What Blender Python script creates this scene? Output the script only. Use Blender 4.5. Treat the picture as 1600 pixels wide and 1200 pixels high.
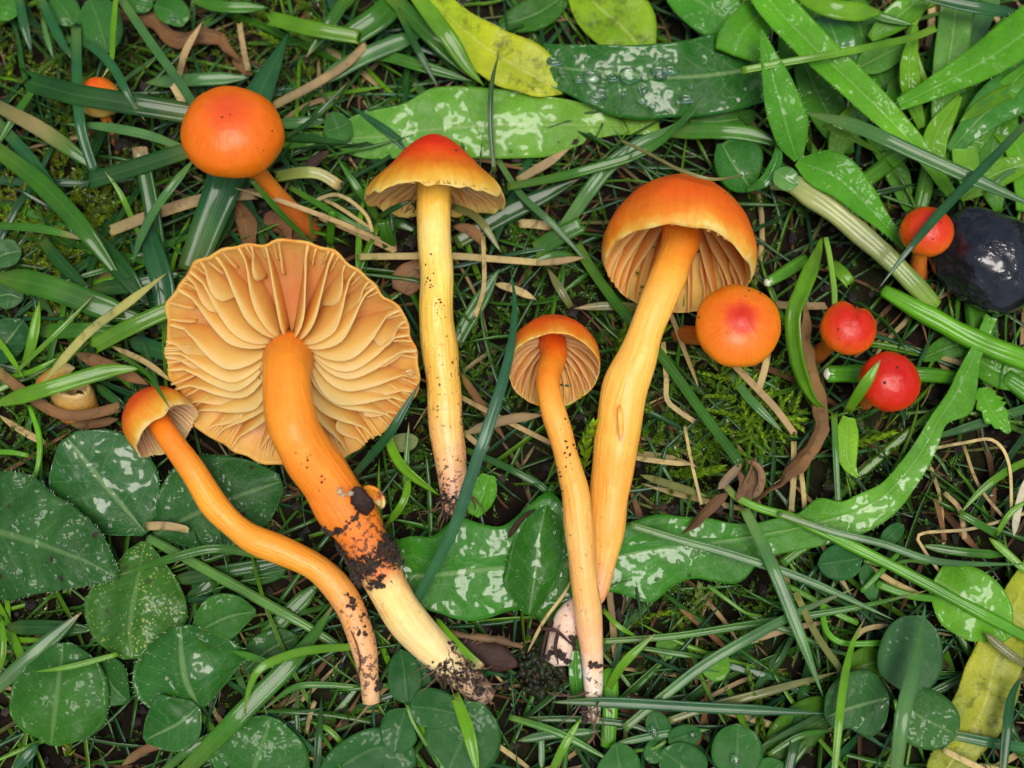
import bpy, math, random
import numpy as np
from mathutils import Vector, Matrix, noise as mnoise

random.seed(7)
sc = bpy.context.scene
for o in list(bpy.data.objects):
    bpy.data.objects.remove(o)
col = sc.collection

# ------------------------------------------------------------------ camera
# 1 unit = 1 decimetre; one pixel of the 1600 px photograph = 1/1000 unit at the ground's middle
TILT = math.radians(14)
D = 1.95
CAM = Vector((0, -D * math.sin(TILT), D * math.cos(TILT)))
CX = Vector((1, 0, 0))
CU = Vector((0, math.cos(TILT), math.sin(TILT)))
CF = Vector((0, math.sin(TILT), -math.cos(TILT)))
cam_data = bpy.data.cameras.new('camera')
cam = bpy.data.objects.new('camera', cam_data)
col.objects.link(cam)
cam.location = CAM
cam.rotation_euler = (TILT, 0, 0)
cam_data.sensor_width = 36
cam_data.lens = 36 * D / 1.6
cam_data.clip_start = 0.01
cam_data.clip_end = 100
cam_data.dof.use_dof = True
cam_data.dof.focus_distance = D - 0.09
cam_data.dof.aperture_fstop = 1.5
sc.camera = cam

# ------------------------------------------------------------------ light
SUN_EL, SUN_AZ = math.radians(77), math.radians(160)      # azimuth from +Y towards +X
world = bpy.data.worlds.new('World')
sc.world = world
world.use_nodes = True
wn = world.node_tree
bg = wn.nodes['Background']
sky = wn.nodes.new('ShaderNodeTexSky')
sky.sky_type = 'NISHITA'
sky.sun_disc = False
sky.sun_elevation = SUN_EL
sky.sun_rotation = SUN_AZ
sky.dust_density = 4.0
sky.air_density = 1.0
wn.links.new(sky.outputs[0], bg.inputs[0])
bg.inputs[1].default_value = 0.075
sun_data = bpy.data.lights.new('sun', 'SUN')
sun_data.energy = 1.5
sun_data.angle = math.radians(30)
sun_data.color = (1.0, 0.96, 0.90)
sun = bpy.data.objects.new('sun', sun_data)
col.objects.link(sun)
sdir = Vector((math.sin(SUN_AZ) * math.cos(SUN_EL), math.cos(SUN_AZ) * math.cos(SUN_EL), math.sin(SUN_EL)))
sun.rotation_euler = sdir.to_track_quat('Z', 'Y').to_euler()
sun.location = sdir * 5
sc.view_settings.view_transform = 'Standard'
sc.view_settings.look = 'None'
sc.view_settings.exposure = 0.92
sc.view_settings.gamma = 1
sc.render.engine = 'CYCLES'
sc.cycles.use_denoising = True
sc.cycles.max_bounces = 8
sc.cycles.transparent_max_bounces = 8
sc.cycles.sample_clamp_indirect = 6

# ------------------------------------------------------------------ helpers
def ray(px, py):
    return CF + CX * ((px - 800) * 0.001 / D) + CU * ((600 - py) * 0.001 / D)

def W(px, py, h=0.0):
    """the point h (thousandths) above the ground that the photograph shows at (px, py)"""
    d = ray(px, py)
    t = (h * 0.001 - CAM.z) / d.z
    return CAM + d * t

def depth_scale(p):
    return (p - CAM).dot(CF) / D * 0.001

def CV(x, y, z):
    """right / up / towards-viewer to world"""
    return CX * x + CU * y - CF * z

NREF = CV(0, 0, 1)

def tag(o, label=None, cat=None, group=None, kind=None):
    if label: o['label'] = label
    if cat: o['category'] = cat
    if group: o['group'] = group
    if kind: o['kind'] = kind
    return o

def empty(name, loc):
    o = bpy.data.objects.new(name, None)
    o.empty_display_size = 0.02
    col.objects.link(o)
    o.location = loc
    return o

class MB:
    def __init__(s):
        s.v = []; s.f = []; s.uv = []; s.t = []
    def mesh(s, name, mat, origin=None, smooth=True):
        me = bpy.data.meshes.new(name)
        v = np.array([tuple(p) for p in s.v], dtype=np.float32)
        if origin is not None:
            v = v - np.array(tuple(origin), dtype=np.float32)
        me.from_pydata(v.tolist(), [], s.f)
        li = np.empty(len(me.loops), dtype=np.int32)
        me.loops.foreach_get('vertex_index', li)
        if s.uv:
            uvl = me.uv_layers.new(name='UVMap')
            a = np.array(s.uv, dtype=np.float32)[li]
            uvl.data.foreach_set('uv', a.ravel())
        if s.t:
            ca = me.color_attributes.new('tint', 'FLOAT_COLOR', 'POINT')
            a = np.ones((len(s.t), 4), dtype=np.float32)
            a[:, :3] = np.array(s.t, dtype=np.float32)
            ca.data.foreach_set('color', a.ravel())
        if smooth:
            me.polygons.foreach_set('use_smooth', np.ones(len(me.polygons), dtype=bool))
        me.materials.append(mat)
        me.update()
        return me
    def build(s, name, mat, parent=None, origin=None, smooth=True):
        """one mesh object; origin is the world point its own coordinates start from"""
        if origin is None:
            origin = parent.location.copy() if parent is not None else Vector((0, 0, 0))
        o = bpy.data.objects.new(name, s.mesh(name, mat, origin, smooth))
        col.objects.link(o)
        if parent is not None:
            o.parent = parent
            o.location = origin - parent.location
        else:
            o.location = origin
        return o

def spline(pts, n):
    """Catmull-Rom through pts (tuples or Vectors), n samples evenly spaced by length"""
    P = np.array([tuple(p) for p in pts], dtype=float)
    if len(P) == 2:
        t = np.linspace(0, 1, n)[:, None]
        return P[0] * (1 - t) + P[1] * t
    Q = np.vstack([2 * P[0] - P[1], P, 2 * P[-1] - P[-2]])
    out = []
    k = 16
    for i in range(len(P) - 1):
        p0, p1, p2, p3 = Q[i:i + 4]
        for j in range(k):
            t = j / k
            out.append(0.5 * (2 * p1 + (p2 - p0) * t + (2 * p0 - 5 * p1 + 4 * p2 - p3) * t * t + (3 * p1 - p0 - 3 * p2 + p3) * t ** 3))
    out.append(P[-1])
    out = np.array(out)
    seg = np.linalg.norm(np.diff(out[:, :3], axis=0), axis=1)
    L = np.concatenate([[0], np.cumsum(seg)])
    s = np.linspace(0, L[-1], n)
    return np.stack([np.interp(s, L, out[:, c]) for c in range(out.shape[1])], axis=1)

def lerp_list(vals, t):
    """evenly spaced values, smooth in between"""
    vals = np.array(vals, dtype=float)
    if vals.ndim == 0:
        return np.full(len(t), float(vals))
    if len(vals) == 1:
        return np.full(len(t), vals[0])
    return np.interp(t, np.linspace(0, 1, len(vals)), vals)

def path3(pts, h, n=None):
    """pixel points + heights to a smooth world path; returns points, pixel length"""
    P2 = np.array([p[:2] for p in pts], dtype=float)
    plen = float(np.linalg.norm(np.diff(P2, axis=0), axis=1).sum())
    if n is None:
        n = int(max(8, min(64, plen / 8)))
    s2 = spline(P2, n)
    t = np.linspace(0, 1, n)
    hh = lerp_list(h, t)
    # soften the kinks of the height list
    for _ in range(3):
        hh[1:-1] = (hh[:-2] + 2 * hh[1:-1] + hh[2:]) / 4
    return [W(a[0], a[1], b) for a, b in zip(s2, hh)], plen

def tangents(P):
    T = []
    for i in range(len(P)):
        a = P[max(i - 1, 0)]; b = P[min(i + 1, len(P) - 1)]
        v = b - a
        T.append(v.normalized() if v.length > 1e-9 else Vector((1, 0, 0)))
    return T

def mixc(a, b, t):
    return tuple(a[i] * (1 - t) + b[i] * t for i in range(3))

def col_at(c, t):
    """c: colour or [(t, colour), ...]"""
    if not isinstance(c, list):
        return c
    for (t0, c0), (t1, c1) in zip(c, c[1:]):
        if t <= t1:
            return mixc(c0, c1, max(0, min(1, (t - t0) / max(1e-6, t1 - t0))))
    return c[-1][1]

def ribbon(mb, P, width, colour, fold=0.25, twist=0.0, tw0=0.0, th=0.0012, tip='point', cols=5, base=0.75, jag=0.0, scale=True, vlen=1.0):
    """a grass blade or straw: closed V-shaped strip along P, width in thousandths"""
    n = len(P)
    T = tangents(P)
    us = np.linspace(-1, 1, cols)
    b0 = len(mb.v)
    for i, (p, t3) in enumerate(zip(P, T)):
        t = i / (n - 1)
        side = NREF.cross(t3)
        side = side.normalized() if side.length > 1e-6 else Vector((1, 0, 0))
        nor = t3.cross(side).normalized()
        a = tw0 + twist * t
        if a:
            q = Matrix.Rotation(a, 3, t3)
            side = q @ side; nor = q @ nor
        if tip == 'point':
            w = (base + (1 - base) * min(1, t * 3)) * (1 - max(0, (t - 0.55) / 0.45) ** 1.7)
        elif tip == 'both':
            w = min(1, (t * 5) ** 0.7) * min(1, ((1 - t) * 4) ** 0.8)
        else:
            w = 1.0 - 0.12 * abs(t - 0.5)
        sc_ = depth_scale(p) if scale else 0.001
        w = max(w, 0.04) * width * 0.5 * sc_
        c = col_at(colour, t)
        for side_up in (1, 0):
            for u in us:
                d = side * (u * w) + nor * (fold * abs(u) * w - (0 if side_up else th))
                if jag and tip == 'cut' and i in (0, n - 1):
                    d = d + t3 * (random.uniform(-1, 1) * jag * w)
                mb.v.append(p + d)
                mb.uv.append((u * 0.5 + 0.5, t * vlen))
                mb.t.append(c)
    m = cols * 2
    for i in range(n - 1):
        r0 = b0 + i * m; r1 = r0 + m
        for j in range(cols - 1):
            mb.f.append((r0 + j, r0 + j + 1, r1 + j + 1, r1 + j))
            mb.f.append((r0 + cols + j, r1 + cols + j, r1 + cols + j + 1, r0 + cols + j + 1))
        mb.f.append((r0, r1, r1 + cols, r0 + cols))
        mb.f.append((r0 + cols - 1, r0 + m - 1, r1 + m - 1, r1 + cols - 1))
    for r, flip in ((b0, 0), (b0 + (n - 1) * m, 1)):
        for j in range(cols - 1):
            q = (r + j, r + cols + j, r + cols + j + 1, r + j + 1)
            mb.f.append(q[::-1] if flip else q)

def tube(mb, P, radii, colour=None, seg=20, flat=1.0, rough=0.0, rfreq=25, close=(True, True), scale=True, seed=0, tex=1.0):
    """round stalk along P; radii (thousandths) evenly spaced"""
    n = len(P)
    T = tangents(P)
    rr = lerp_list(radii, np.linspace(0, 1, n))
    for _ in range(2):
        if n > 4:
            rr[1:-1] = (rr[:-2] + 2 * rr[1:-1] + rr[2:]) / 4
    b0 = len(mb.v)
    side = None
    for i, (p, t3) in enumerate(zip(P, T)):
        if side is None:
            side = NREF.cross(t3)
            if side.length < 0.15: side = CX.copy()
        side = (side - t3 * side.dot(t3)).normalized()
        nor = t3.cross(side).normalized()
        r = rr[i] * (depth_scale(p) if scale else 0.001)
        for j in range(seg):
            a = 2 * math.pi * j / seg
            d = side * math.cos(a) + nor * (math.sin(a) * flat)
            k = r
            if rough:
                k = r * (1 + rough * mnoise.noise((p + d * r) * rfreq + Vector((seed, seed * 2.3, 0))))
            mb.v.append(p + d * k)
            mb.uv.append((j / seg, i / (n - 1) * tex))
            if colour is not None:
                mb.t.append(col_at(colour, i / (n - 1)))
    for i in range(n - 1):
        for j in range(seg):
            a = b0 + i * seg + j; b = b0 + i * seg + (j + 1) % seg
            mb.f.append((a, b, b + seg, a + seg))
    for end, i in ((0, 0), (1, n - 1)):
        if close[end]:
            c = len(mb.v)
            mb.v.append(P[i] + T[i] * (rr[i] * 0.00035 * (1 if end else -1)))
            mb.uv.append((0.5, float(end) * tex))
            if colour is not None:
                mb.t.append(col_at(colour, float(end)))
            for j in range(seg):
                a = b0 + i * seg + j; b = b0 + i * seg + (j + 1) % seg
                mb.f.append((a, b, c) if end else (b, a, c))

_ico = None
def lump(mb, p, r, colour=None, squash=1.0, rough=0.45, sub=1):
    """an irregular crumb"""
    global _ico
    if _ico is None:
        _ico = {}
    if sub not in _ico:
        import bmesh
        bm = bmesh.new()
        bmesh.ops.create_icosphere(bm, subdivisions=sub, radius=1)
        bm.verts.ensure_lookup_table()
        _ico[sub] = ([v.co.copy() for v in bm.verts], [tuple(v.index for v in f.verts) for f in bm.faces])
        bm.free()
    vs, fs = _ico[sub]
    b0 = len(mb.v)
    off = Vector((random.random() * 50, random.random() * 50, random.random() * 50))
    ax = Vector((random.uniform(.6, 1.3), random.uniform(.6, 1.3), random.uniform(.6, 1.3) * squash))
    for v in vs:
        k = 1 + rough * mnoise.noise(v * 1.7 + off)
        mb.v.append(p + Vector((v.x * ax.x, v.y * ax.y, v.z * ax.z)) * (r * k))
        mb.uv.append((0.5, 0.5))
        if colour is not None:
            mb.t.append(colour)
    for f in fs:
        mb.f.append(tuple(b0 + i for i in f))

# ------------------------------------------------------------------ materials
class NT:
    def __init__(s, name):
        s.m = bpy.data.materials.new(name)
        s.m.use_nodes = True
        s.nt = s.m.node_tree
        s.b = s.nt.nodes['Principled BSDF']
        s.out = s.nt.nodes['Material Output']
    def n(s, typ, _in=None, **kw):
        nd = s.nt.nodes.new('ShaderNode' + typ)
        for k, v in kw.items():
            setattr(nd, k, v)
        for k, v in (_in or {}).items():
            s.set(nd.inputs[k], v)
        return nd
    def set(s, sock, v):
        if hasattr(v, 'is_output'):
            s.nt.links.new(v, sock)
        else:
            if isinstance(v, tuple) and len(v) == 3 and sock.type == 'RGBA':
                v = v + (1,)
            sock.default_value = v
    def P(s, **kw):
        for k, v in kw.items():
            s.set(s.b.inputs[k.replace('_', ' ')], v)
    def coords(s, what='Object'):
        return s.n('TexCoord').outputs[what]
    def noise(s, vec, scale, detail=4, rough=0.55, dist=0.0):
        return s.n('TexNoise', {'Vector': vec, 'Scale': scale, 'Detail': detail, 'Roughness': rough, 'Distortion': dist}).outputs[0]
    def ramp(s, fac, stops, interp='LINEAR'):
        r = s.n('ValToRGB', {'Fac': fac})
        r.color_ramp.interpolation = interp
        e = r.color_ramp.elements
        while len(e) < len(stops):
            e.new(0.5)
        for el, (p, c) in zip(e, stops):
            el.position = p
            el.color = (c[0], c[1], c[2], 1) if isinstance(c, tuple) else (c, c, c, 1)
        return r.outputs[0]
    def mix(s, fac, a, b, mode='MIX'):
        nd = s.n('Mix', data_type='RGBA', blend_type=mode)
        s.set(nd.inputs[0], fac); s.set(nd.inputs[6], a); s.set(nd.inputs[7], b)
        return nd.outputs[2]
    def math(s, op, a, b=0.0, clamp=False):
        nd = s.n('Math', operation=op, use_clamp=clamp)
        s.set(nd.inputs[0], a); s.set(nd.inputs[1], b)
        return nd.outputs[0]
    def bump(s, h, strength, dist=0.004):
        return s.n('Bump', {'Height': h, 'Strength': strength, 'Distance': dist}).outputs[0]
    def translucent(s, colour, fac, normal=None):
        t = s.n('BsdfTranslucent', {'Color': colour})
        mx = s.n('MixShader', {'Fac': fac})
        s.nt.links.new(s.b.outputs[0], mx.inputs[1]); s.nt.links.new(t.outputs[0], mx.inputs[2])
        s.nt.links.new(mx.outputs[0], s.out.inputs[0])

def sep(m, vec):
    return m.n('SeparateXYZ', {'Vector': vec}).outputs

def mat_grass(name, rough=0.4, coat=0.5, straw=False):
    m = NT(name)
    tint = m.n('Attribute', attribute_name='tint').outputs['Color']
    uv = m.coords('UV'); ob = m.coords('Object')
    x, y, _ = sep(m, uv)
    wav = m.n('TexWave', {'Vector': uv, 'Phase Offset': 1.0, 'Scale': 3.4 if not straw else 2.4, 'Distortion': 0.9, 'Detail': 1.0, 'Detail Scale': 1.0}, wave_type='BANDS', bands_direction='X').outputs[1]
    mid = m.math('LESS_THAN', m.math('ABSOLUTE', m.math('SUBTRACT', x, 0.5)), 0.045)
    big = m.noise(ob, 14, 3)
    fine = m.noise(ob, 160, 3)
    c = m.mix(m.ramp(big, [(0.3, 0.0), (0.72, 1.0)]), m.mix(1.0, tint, (0.62, 0.66, 0.7), 'MULTIPLY'), m.mix(1.0, tint, (1.3, 1.22, 1.0), 'MULTIPLY'))
    c = m.mix(m.math('MULTIPLY', wav, 0.22 if not straw else 0.38), c, m.mix(1.0, c, (0.55, 0.6, 0.55), 'MULTIPLY'))
    c = m.mix(m.math('MULTIPLY', mid, 0.16), c, m.mix(0.35, c, (0.30, 0.42, 0.16)))
    if straw:
        st = m.ramp(m.noise(ob, 60, 4), [(0.55, 0.0), (0.75, 0.7)])
        c = m.mix(st, c, (0.05, 0.025, 0.012))
    hgt = m.math('ADD', m.math('MULTIPLY', wav, 0.8), m.math('MULTIPLY', fine, 0.5))
    m.P(Base_Color=c, Roughness=m.ramp(m.noise(ob, 40, 2), [(0.3, rough - 0.12), (0.7, rough + 0.2)]), Normal=m.bump(hgt, 0.25, 0.002))
    m.P(Coat_Weight=coat, Coat_Roughness=0.10, Specular_IOR_Level=0.12)
    m.translucent(m.mix(1.0, c, (1.7, 1.7, 0.6), 'MULTIPLY'), 0.3 if not straw else 0.08)
    return m.m

def mat_leaf(name, film=0.0, rough=0.42, coat=0.08, bump=0.3, bscale=55, spec=0.12, spots=0.0, specks=0.0, mottle=0.0, veins=7, vein_amt=0.26, hue=(1.3, 1.2, 0.8), vein_col=(0.28, 0.42, 0.16), trans=0.26, wetvar=0.5):
    m = NT(name)
    tint = m.n('Attribute', attribute_name='tint').outputs['Color']
    uv = m.coords('UV'); ob = m.coords('Object')
    x, y, _ = sep(m, uv)
    ax = m.math('ABSOLUTE', m.math('SUBTRACT', x, 0.5))
    big = m.noise(ob, 11, 4)
    c = m.mix(m.ramp(big, [(0.3, 0.0), (0.72, 1.0)]), m.mix(1.0, tint, (0.6, 0.68, 0.65), 'MULTIPLY'), m.mix(1.0, tint, hue, 'MULTIPLY'))
    cells = m.n('TexVoronoi', {'Vector': ob, 'Scale': bscale * 1.5}, feature='DISTANCE_TO_EDGE').outputs[0]
    net = m.ramp(cells, [(0.0, 1.0), (0.12, 0.0)])
    # midrib and side veins
    rib = m.ramp(ax, [(0.012, 1.0), (0.035, 0.0)])
    warp = m.math('MULTIPLY', m.noise(ob, 18, 2), 0.9)
    ph = m.math('ADD', m.math('SUBTRACT', m.math('MULTIPLY', y, float(veins)), m.math('MULTIPLY', ax, 3.2)), warp)
    fr = m.math('ABSOLUTE', m.math('SUBTRACT', m.math('FRACT', ph), 0.5))
    side = m.ramp(fr, [(0.0, 1.0), (0.07, 0.0)])
    vn = m.math('MAXIMUM', rib, m.math('MULTIPLY', side, 0.28))
    c = m.mix(m.math('MULTIPLY', net, 0.05), c, m.mix(0.6, c, vein_col))
    c = m.mix(m.math('MULTIPLY', vn, vein_amt), c, vein_col)
    if mottle:
        k = m.ramp(m.noise(ob, 32, 5, 0.7), [(0.52, 0.0), (0.66, 1.0)])
        c = m.mix(m.math('MULTIPLY', k, mottle), c, (0.05, 0.075, 0.008))
    if specks:
        v = m.n('TexVoronoi', {'Vector': ob, 'Scale': 170.0}).outputs[0]
        k = m.math('MULTIPLY', m.ramp(v, [(0.2, 1.0), (0.34, 0.0)]), m.ramp(m.noise(ob, 25, 3), [(0.45, 0.0), (0.6, 1.0)]))
        c = m.mix(m.math('MULTIPLY', k, specks), c, (0.5, 0.55, 0.14))
    if spots:
        v = m.n('TexVoronoi', {'Vector': m.n('VectorMath', {0: ob, 1: m.n('TexNoise', {'Vector': ob, 'Scale': 60.0}).outputs[1]}, operation='ADD').outputs[0] if False else ob, 'Scale': 26.0}).outputs[0]
        dd = m.math('ADD', v, m.math('MULTIPLY', m.math('SUBTRACT', m.noise(ob, 110, 3), 0.5), 0.35))
        k = m.ramp(dd, [(0.09, 1.0), (0.15, 0.0)])
        c = m.mix(m.math('MULTIPLY', k, spots), c, (0.035, 0.016, 0.014))
    fine = m.noise(ob, 230, 3)
    wet = m.noise(ob, bscale, 5, 0.6)
    h = m.math('ADD', m.math('MULTIPLY', wet, 1.0), m.math('MULTIPLY', vn, -0.13))
    h = m.math('ADD', h, m.math('ADD', m.math('MULTIPLY', net, -0.03), m.math('MULTIPLY', fine, 0.10)))
    nm = m.bump(h, bump, 0.006)
    rv = m.ramp(m.noise(ob, 17, 3), [(0.35, max(0.05, rough - 0.2 * wetvar)), (0.65, rough + 0.35 * wetvar)])
    cn = nm
    cw = coat
    cr = m.ramp(m.noise(ob, 21, 3), [(0.4, 0.05), (0.68, 0.4)])
    if film:
        fm = m.ramp(m.noise(ob, 11, 3, 0.5), [(0.46, 0.0), (0.51, 1.0)])
        cw = m.math('ADD', m.math('MULTIPLY', fm, film), coat, clamp=True)
        cr = m.ramp(fm, [(0.0, 0.4), (1.0, 0.10)])
        hh = m.math('ADD', m.math('MULTIPLY', m.noise(ob, bscale * 0.62, 2.0, 0.5), 1.6), m.math('MULTIPLY', fm, 0.5))
        cn = m.bump(hh, 1.0, 0.0085)
    gr = m.noise(ob, 260, 4, 0.7)
    c = m.mix(m.ramp(gr, [(0.35, 0.28), (0.6, 0.0)]), c, m.mix(1.0, c, (0.45, 0.5, 0.4), 'MULTIPLY'))
    dirt = m.math('MULTIPLY', m.ramp(m.n('TexVoronoi', {'Vector': ob, 'Scale': 62.0}).outputs[0], [(0.03, 1.0), (0.06, 0.0)]), m.ramp(m.noise(ob, 8, 2), [(0.5, 0.0), (0.56, 1.0)]))
    c = m.mix(m.math('MULTIPLY', dirt, 0.8), c, (0.03, 0.02, 0.01))
    m.P(Base_Color=c, Roughness=rv, Normal=nm, Coat_Weight=cw, Coat_Roughness=cr)
    m.P(Specular_IOR_Level=spec)
    m.set(m.b.inputs['Coat Normal'], cn)
    m.translucent(m.mix(1.0, c, (1.5, 1.6, 0.7), 'MULTIPLY'), trans)
    return m.m

def mat_cap(name, stops, rough=0.46, striate=0.0, dry=0.0):
    """pigment from the middle of the cap (0) over its edge (0.5) to the inside (1), along the UV's v"""
    m = NT(name)
    uv = m.coords('UV'); ob = m.coords('Object')
    x, y, _ = sep(m, uv)
    n1 = m.noise(ob, 26, 5, 0.62)
    f = m.math('ADD', y, m.math('MULTIPLY', m.math('SUBTRACT', n1, 0.5), 0.17))
    c = m.ramp(f, stops)
    # radial fibres
    st = m.n('Combine' + 'XYZ', {'X': m.math('MULTIPLY', x, 70.0), 'Y': m.math('MULTIPLY', y, 5.0)}).outputs[0]
    fib = m.noise(st, 1.0, 3)
    c = m.mix(m.ramp(fib, [(0.38, 0.0), (0.68, 0.6)]), c, m.mix(1.0, c, (0.95, 0.70, 0.5), 'MULTIPLY'))
    blot = m.ramp(m.noise(ob, 34, 4), [(0.55, 0.0), (0.75, 0.35)])
    c = m.mix(blot, c, m.mix(1.0, c, (1.05, 1.25, 1.4), 'MULTIPLY'))
    v = m.n('TexVoronoi', {'Vector': ob, 'Scale': 48.0}).outputs[0]
    pale = m.math('MULTIPLY', m.ramp(v, [(0.035, 1.0), (0.055, 0.0)]), m.ramp(m.noise(ob, 9, 1), [(0.5, 0.0), (0.6, 1.0)]))
    c = m.mix(m.math('MULTIPLY', pale, 0.8), c, (0.06, 0.03, 0.012))
    h = m.math('ADD', m.math('MULTIPLY', fib, 0.5 + striate), m.math('MULTIPLY', m.noise(ob, 90, 4), 0.5))
    m.P(Base_Color=c, Roughness=m.ramp(m.noise(ob, 15, 3), [(0.3, rough - 0.06), (0.7, rough + 0.16)]), Normal=m.bump(m.math('ADD', h, m.math('MULTIPLY', m.noise(ob, 28, 4), 1.2)), 0.30 + dry, 0.004))
    m.P(Subsurface_Weight=0.45, Subsurface_Radius=(0.030, 0.012, 0.003), Subsurface_Scale=1.0, Coat_Weight=0.06, Coat_Roughness=0.2, Specular_IOR_Level=0.3)
    m.translucent(m.mix(1.0, c, (1.15, 1.1, 1.0), 'MULTIPLY'), 0.10)
    return m.m

def mat_gill(name, stops):
    """pigment from the flesh (0) to the free edge (1)"""
    m = NT(name)
    uv = m.coords('UV'); ob = m.coords('Object')
    x, y, _ = sep(m, uv)
    f = m.math('ADD', y, m.math('MULTIPLY', m.math('SUBTRACT', m.noise(ob, 40, 3), 0.5), 0.35))
    c = m.ramp(f, stops)
    inf = m.n('ObjectInfo').outputs['Random']
    c = m.mix(m.math('MULTIPLY', inf, 0.3), c, m.mix(1.0, c, (0.9, 0.75, 0.6), 'MULTIPLY'))
    lines = m.noise(m.n('CombineXYZ', {'X': m.math('MULTIPLY', x, 6.0), 'Y': m.math('MULTIPLY', y, 9.0)}).outputs[0], 2.0, 3)
    m.P(Base_Color=c, Roughness=0.42, Normal=m.bump(m.math('ADD', lines, m.math('MULTIPLY', m.noise(ob, 120, 3), 0.5)), 0.2, 0.003))
    m.P(Subsurface_Weight=0.35, Subsurface_Radius=(0.02, 0.01, 0.003), Subsurface_Scale=1.0, Specular_IOR_Level=0.25)
    m.translucent(m.mix(1.0, c, (1.1, 1.0, 0.8), 'MULTIPLY'), 0.5)
    return m.m

def mat_stem(name, stops, dirt=((0.8, 0.0), (1.0, 0.6)), rough=0.42):
    """pigment along the stalk from the cap (0) to its foot (1); dirt: (v, amount)"""
    m = NT(name)
    uv = m.coords('UV'); ob = m.coords('Object')
    x, y, _ = sep(m, uv)
    f = m.math('ADD', y, m.math('MULTIPLY', m.math('SUBTRACT', m.noise(ob, 13, 4), 0.5), 0.30))
    c = m.ramp(f, stops)
    fibv = m.n('CombineXYZ', {'X': m.math('MULTIPLY', x, 34.0), 'Y': m.math('MULTIPLY', y, 9.0)}).outputs[0]
    fib = m.noise(fibv, 1.0, 4)
    c = m.mix(m.ramp(fib, [(0.4, 0.0), (0.75, 0.4)]), c, m.mix(1.0, c, (0.9, 0.72, 0.5), 'MULTIPLY'))
    c = m.mix(m.ramp(m.noise(ob, 22, 4), [(0.5, 0.0), (0.7, 0.6)]), c, m.mix(1.0, c, (1.05, 1.25, 1.6), 'MULTIPLY'))
    amt = m.ramp(y, [(p, float(a)) for p, a in dirt])
    sp = m.noise(ob, 130, 6, 0.68)
    k = m.math('GREATER_THAN', m.math('ADD', m.math('MULTIPLY', amt, 0.27), sp), 0.74)
    c = m.mix(m.math('MULTIPLY', k, 0.85), c, (0.05, 0.028, 0.016))
    sp2 = m.n('TexVoronoi', {'Vector': ob, 'Scale': 75.0}).outputs[0]
    k2 = m.math('MULTIPLY', m.ramp(sp2, [(0.05, 1.0), (0.08, 0.0)]), m.ramp(m.noise(ob, 12, 1), [(0.45, 0.0), (0.55, 1.0)]))
    c = m.mix(m.math('MULTIPLY', k2, 0.85), c, (0.05, 0.025, 0.01))
    h = m.math('ADD', m.math('MULTIPLY', fib, 1.1), m.math('ADD', m.math('MULTIPLY', m.noise(ob, 45, 5), 1.3), m.math('MULTIPLY', k, 0.3)))
    m.P(Base_Color=c, Roughness=m.ramp(m.noise(ob, 24, 3), [(0.3, rough - 0.1), (0.7, rough + 0.2)]), Normal=m.bump(h, 0.38, 0.006))
    m.P(Subsurface_Weight=0.5, Subsurface_Radius=(0.03, 0.014, 0.004), Subsurface_Scale=1.0, Coat_Weight=0.14, Coat_Roughness=0.16, Specular_IOR_Level=0.3)
    return m.m

def mat_tint(name, rough=0.5, coat=0.2, bump=0.3, scale=90, trans=0.0, spec=0.5, var=0.5):
    m = NT(name)
    tint = m.n('Attribute', attribute_name='tint').outputs['Color']
    ob = m.coords('Object')
    big = m.ramp(m.noise(ob, scale * 0.25, 4), [(0.3, 0.0), (0.7, 1.0)])
    c = m.mix(big, m.mix(1.0, tint, (1 - var, 1 - var, 1 - var), 'MULTIPLY'), m.mix(1.0, tint, (1.2, 1.15, 1.0), 'MULTIPLY'))
    m.P(Base_Color=c, Roughness=rough, Coat_Weight=coat, Coat_Roughness=0.15, Normal=m.bump(m.noise(ob, scale, 5), bump, 0.004))
    m.b.inputs['Specular IOR Level'].default_value = spec
    if trans:
        m.translucent(m.mix(1.0, c, (1.5, 1.6, 0.7), 'MULTIPLY'), trans)
    return m.m

def mat_soil():
    m = NT('wet_soil')
    ob = m.coords('Object')
    n1 = m.noise(ob, 30, 8, 0.65); n2 = m.noise(ob, 6, 3)
    c = m.ramp(n1, [(0.3, (0.003, 0.002, 0.0016)), (0.55, (0.009, 0.006, 0.004)), (0.78, (0.028, 0.018, 0.010))])
    c = m.mix(m.ramp(n2, [(0.5, 0.0), (0.7, 0.6)]), c, (0.02, 0.03, 0.008))
    m.P(Specular_IOR_Level=0.05, Base_Color=c, Roughness=m.ramp(n1, [(0.3, 0.5), (0.7, 0.9)]), Normal=m.bump(n1, 0.9, 0.01))
    return m.m

def mat_stone():
    m = NT('wet_black_stone')
    ob = m.coords('Object')
    n1 = m.noise(ob, 40, 6, 0.6); n2 = m.noise(ob, 16, 4)
    c = m.ramp(n1, [(0.35, (0.004, 0.004, 0.006)), (0.7, (0.014, 0.015, 0.02))])
    fm = m.ramp(m.noise(ob, 9, 5, 0.6), [(0.47, 0.0), (0.53, 1.0)])
    n3 = m.noise(ob, 11, 3, 0.5)
    nm = m.bump(m.math('ADD', m.math('ADD', m.math('MULTIPLY', n1, 0.04), m.math('MULTIPLY', n3, 1.3)), m.math('MULTIPLY', fm, 0.10)), 1.0, 0.012)
    m.P(Base_Color=c, Specular_IOR_Level=0.15, Roughness=0.35, Coat_Weight=0.8, Coat_Roughness=m.ramp(fm, [(0.0, 0.12), (1.0, 0.02)]), Normal=nm)
    m.set(m.b.inputs['Coat Normal'], nm)
    return m.m

def mat_water():
    m = NT('water')
    m.P(Base_Color=(0.97, 1.0, 0.99), Roughness=0.02, IOR=1.33, Transmission_Weight=1.0)
    return m.m

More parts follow.
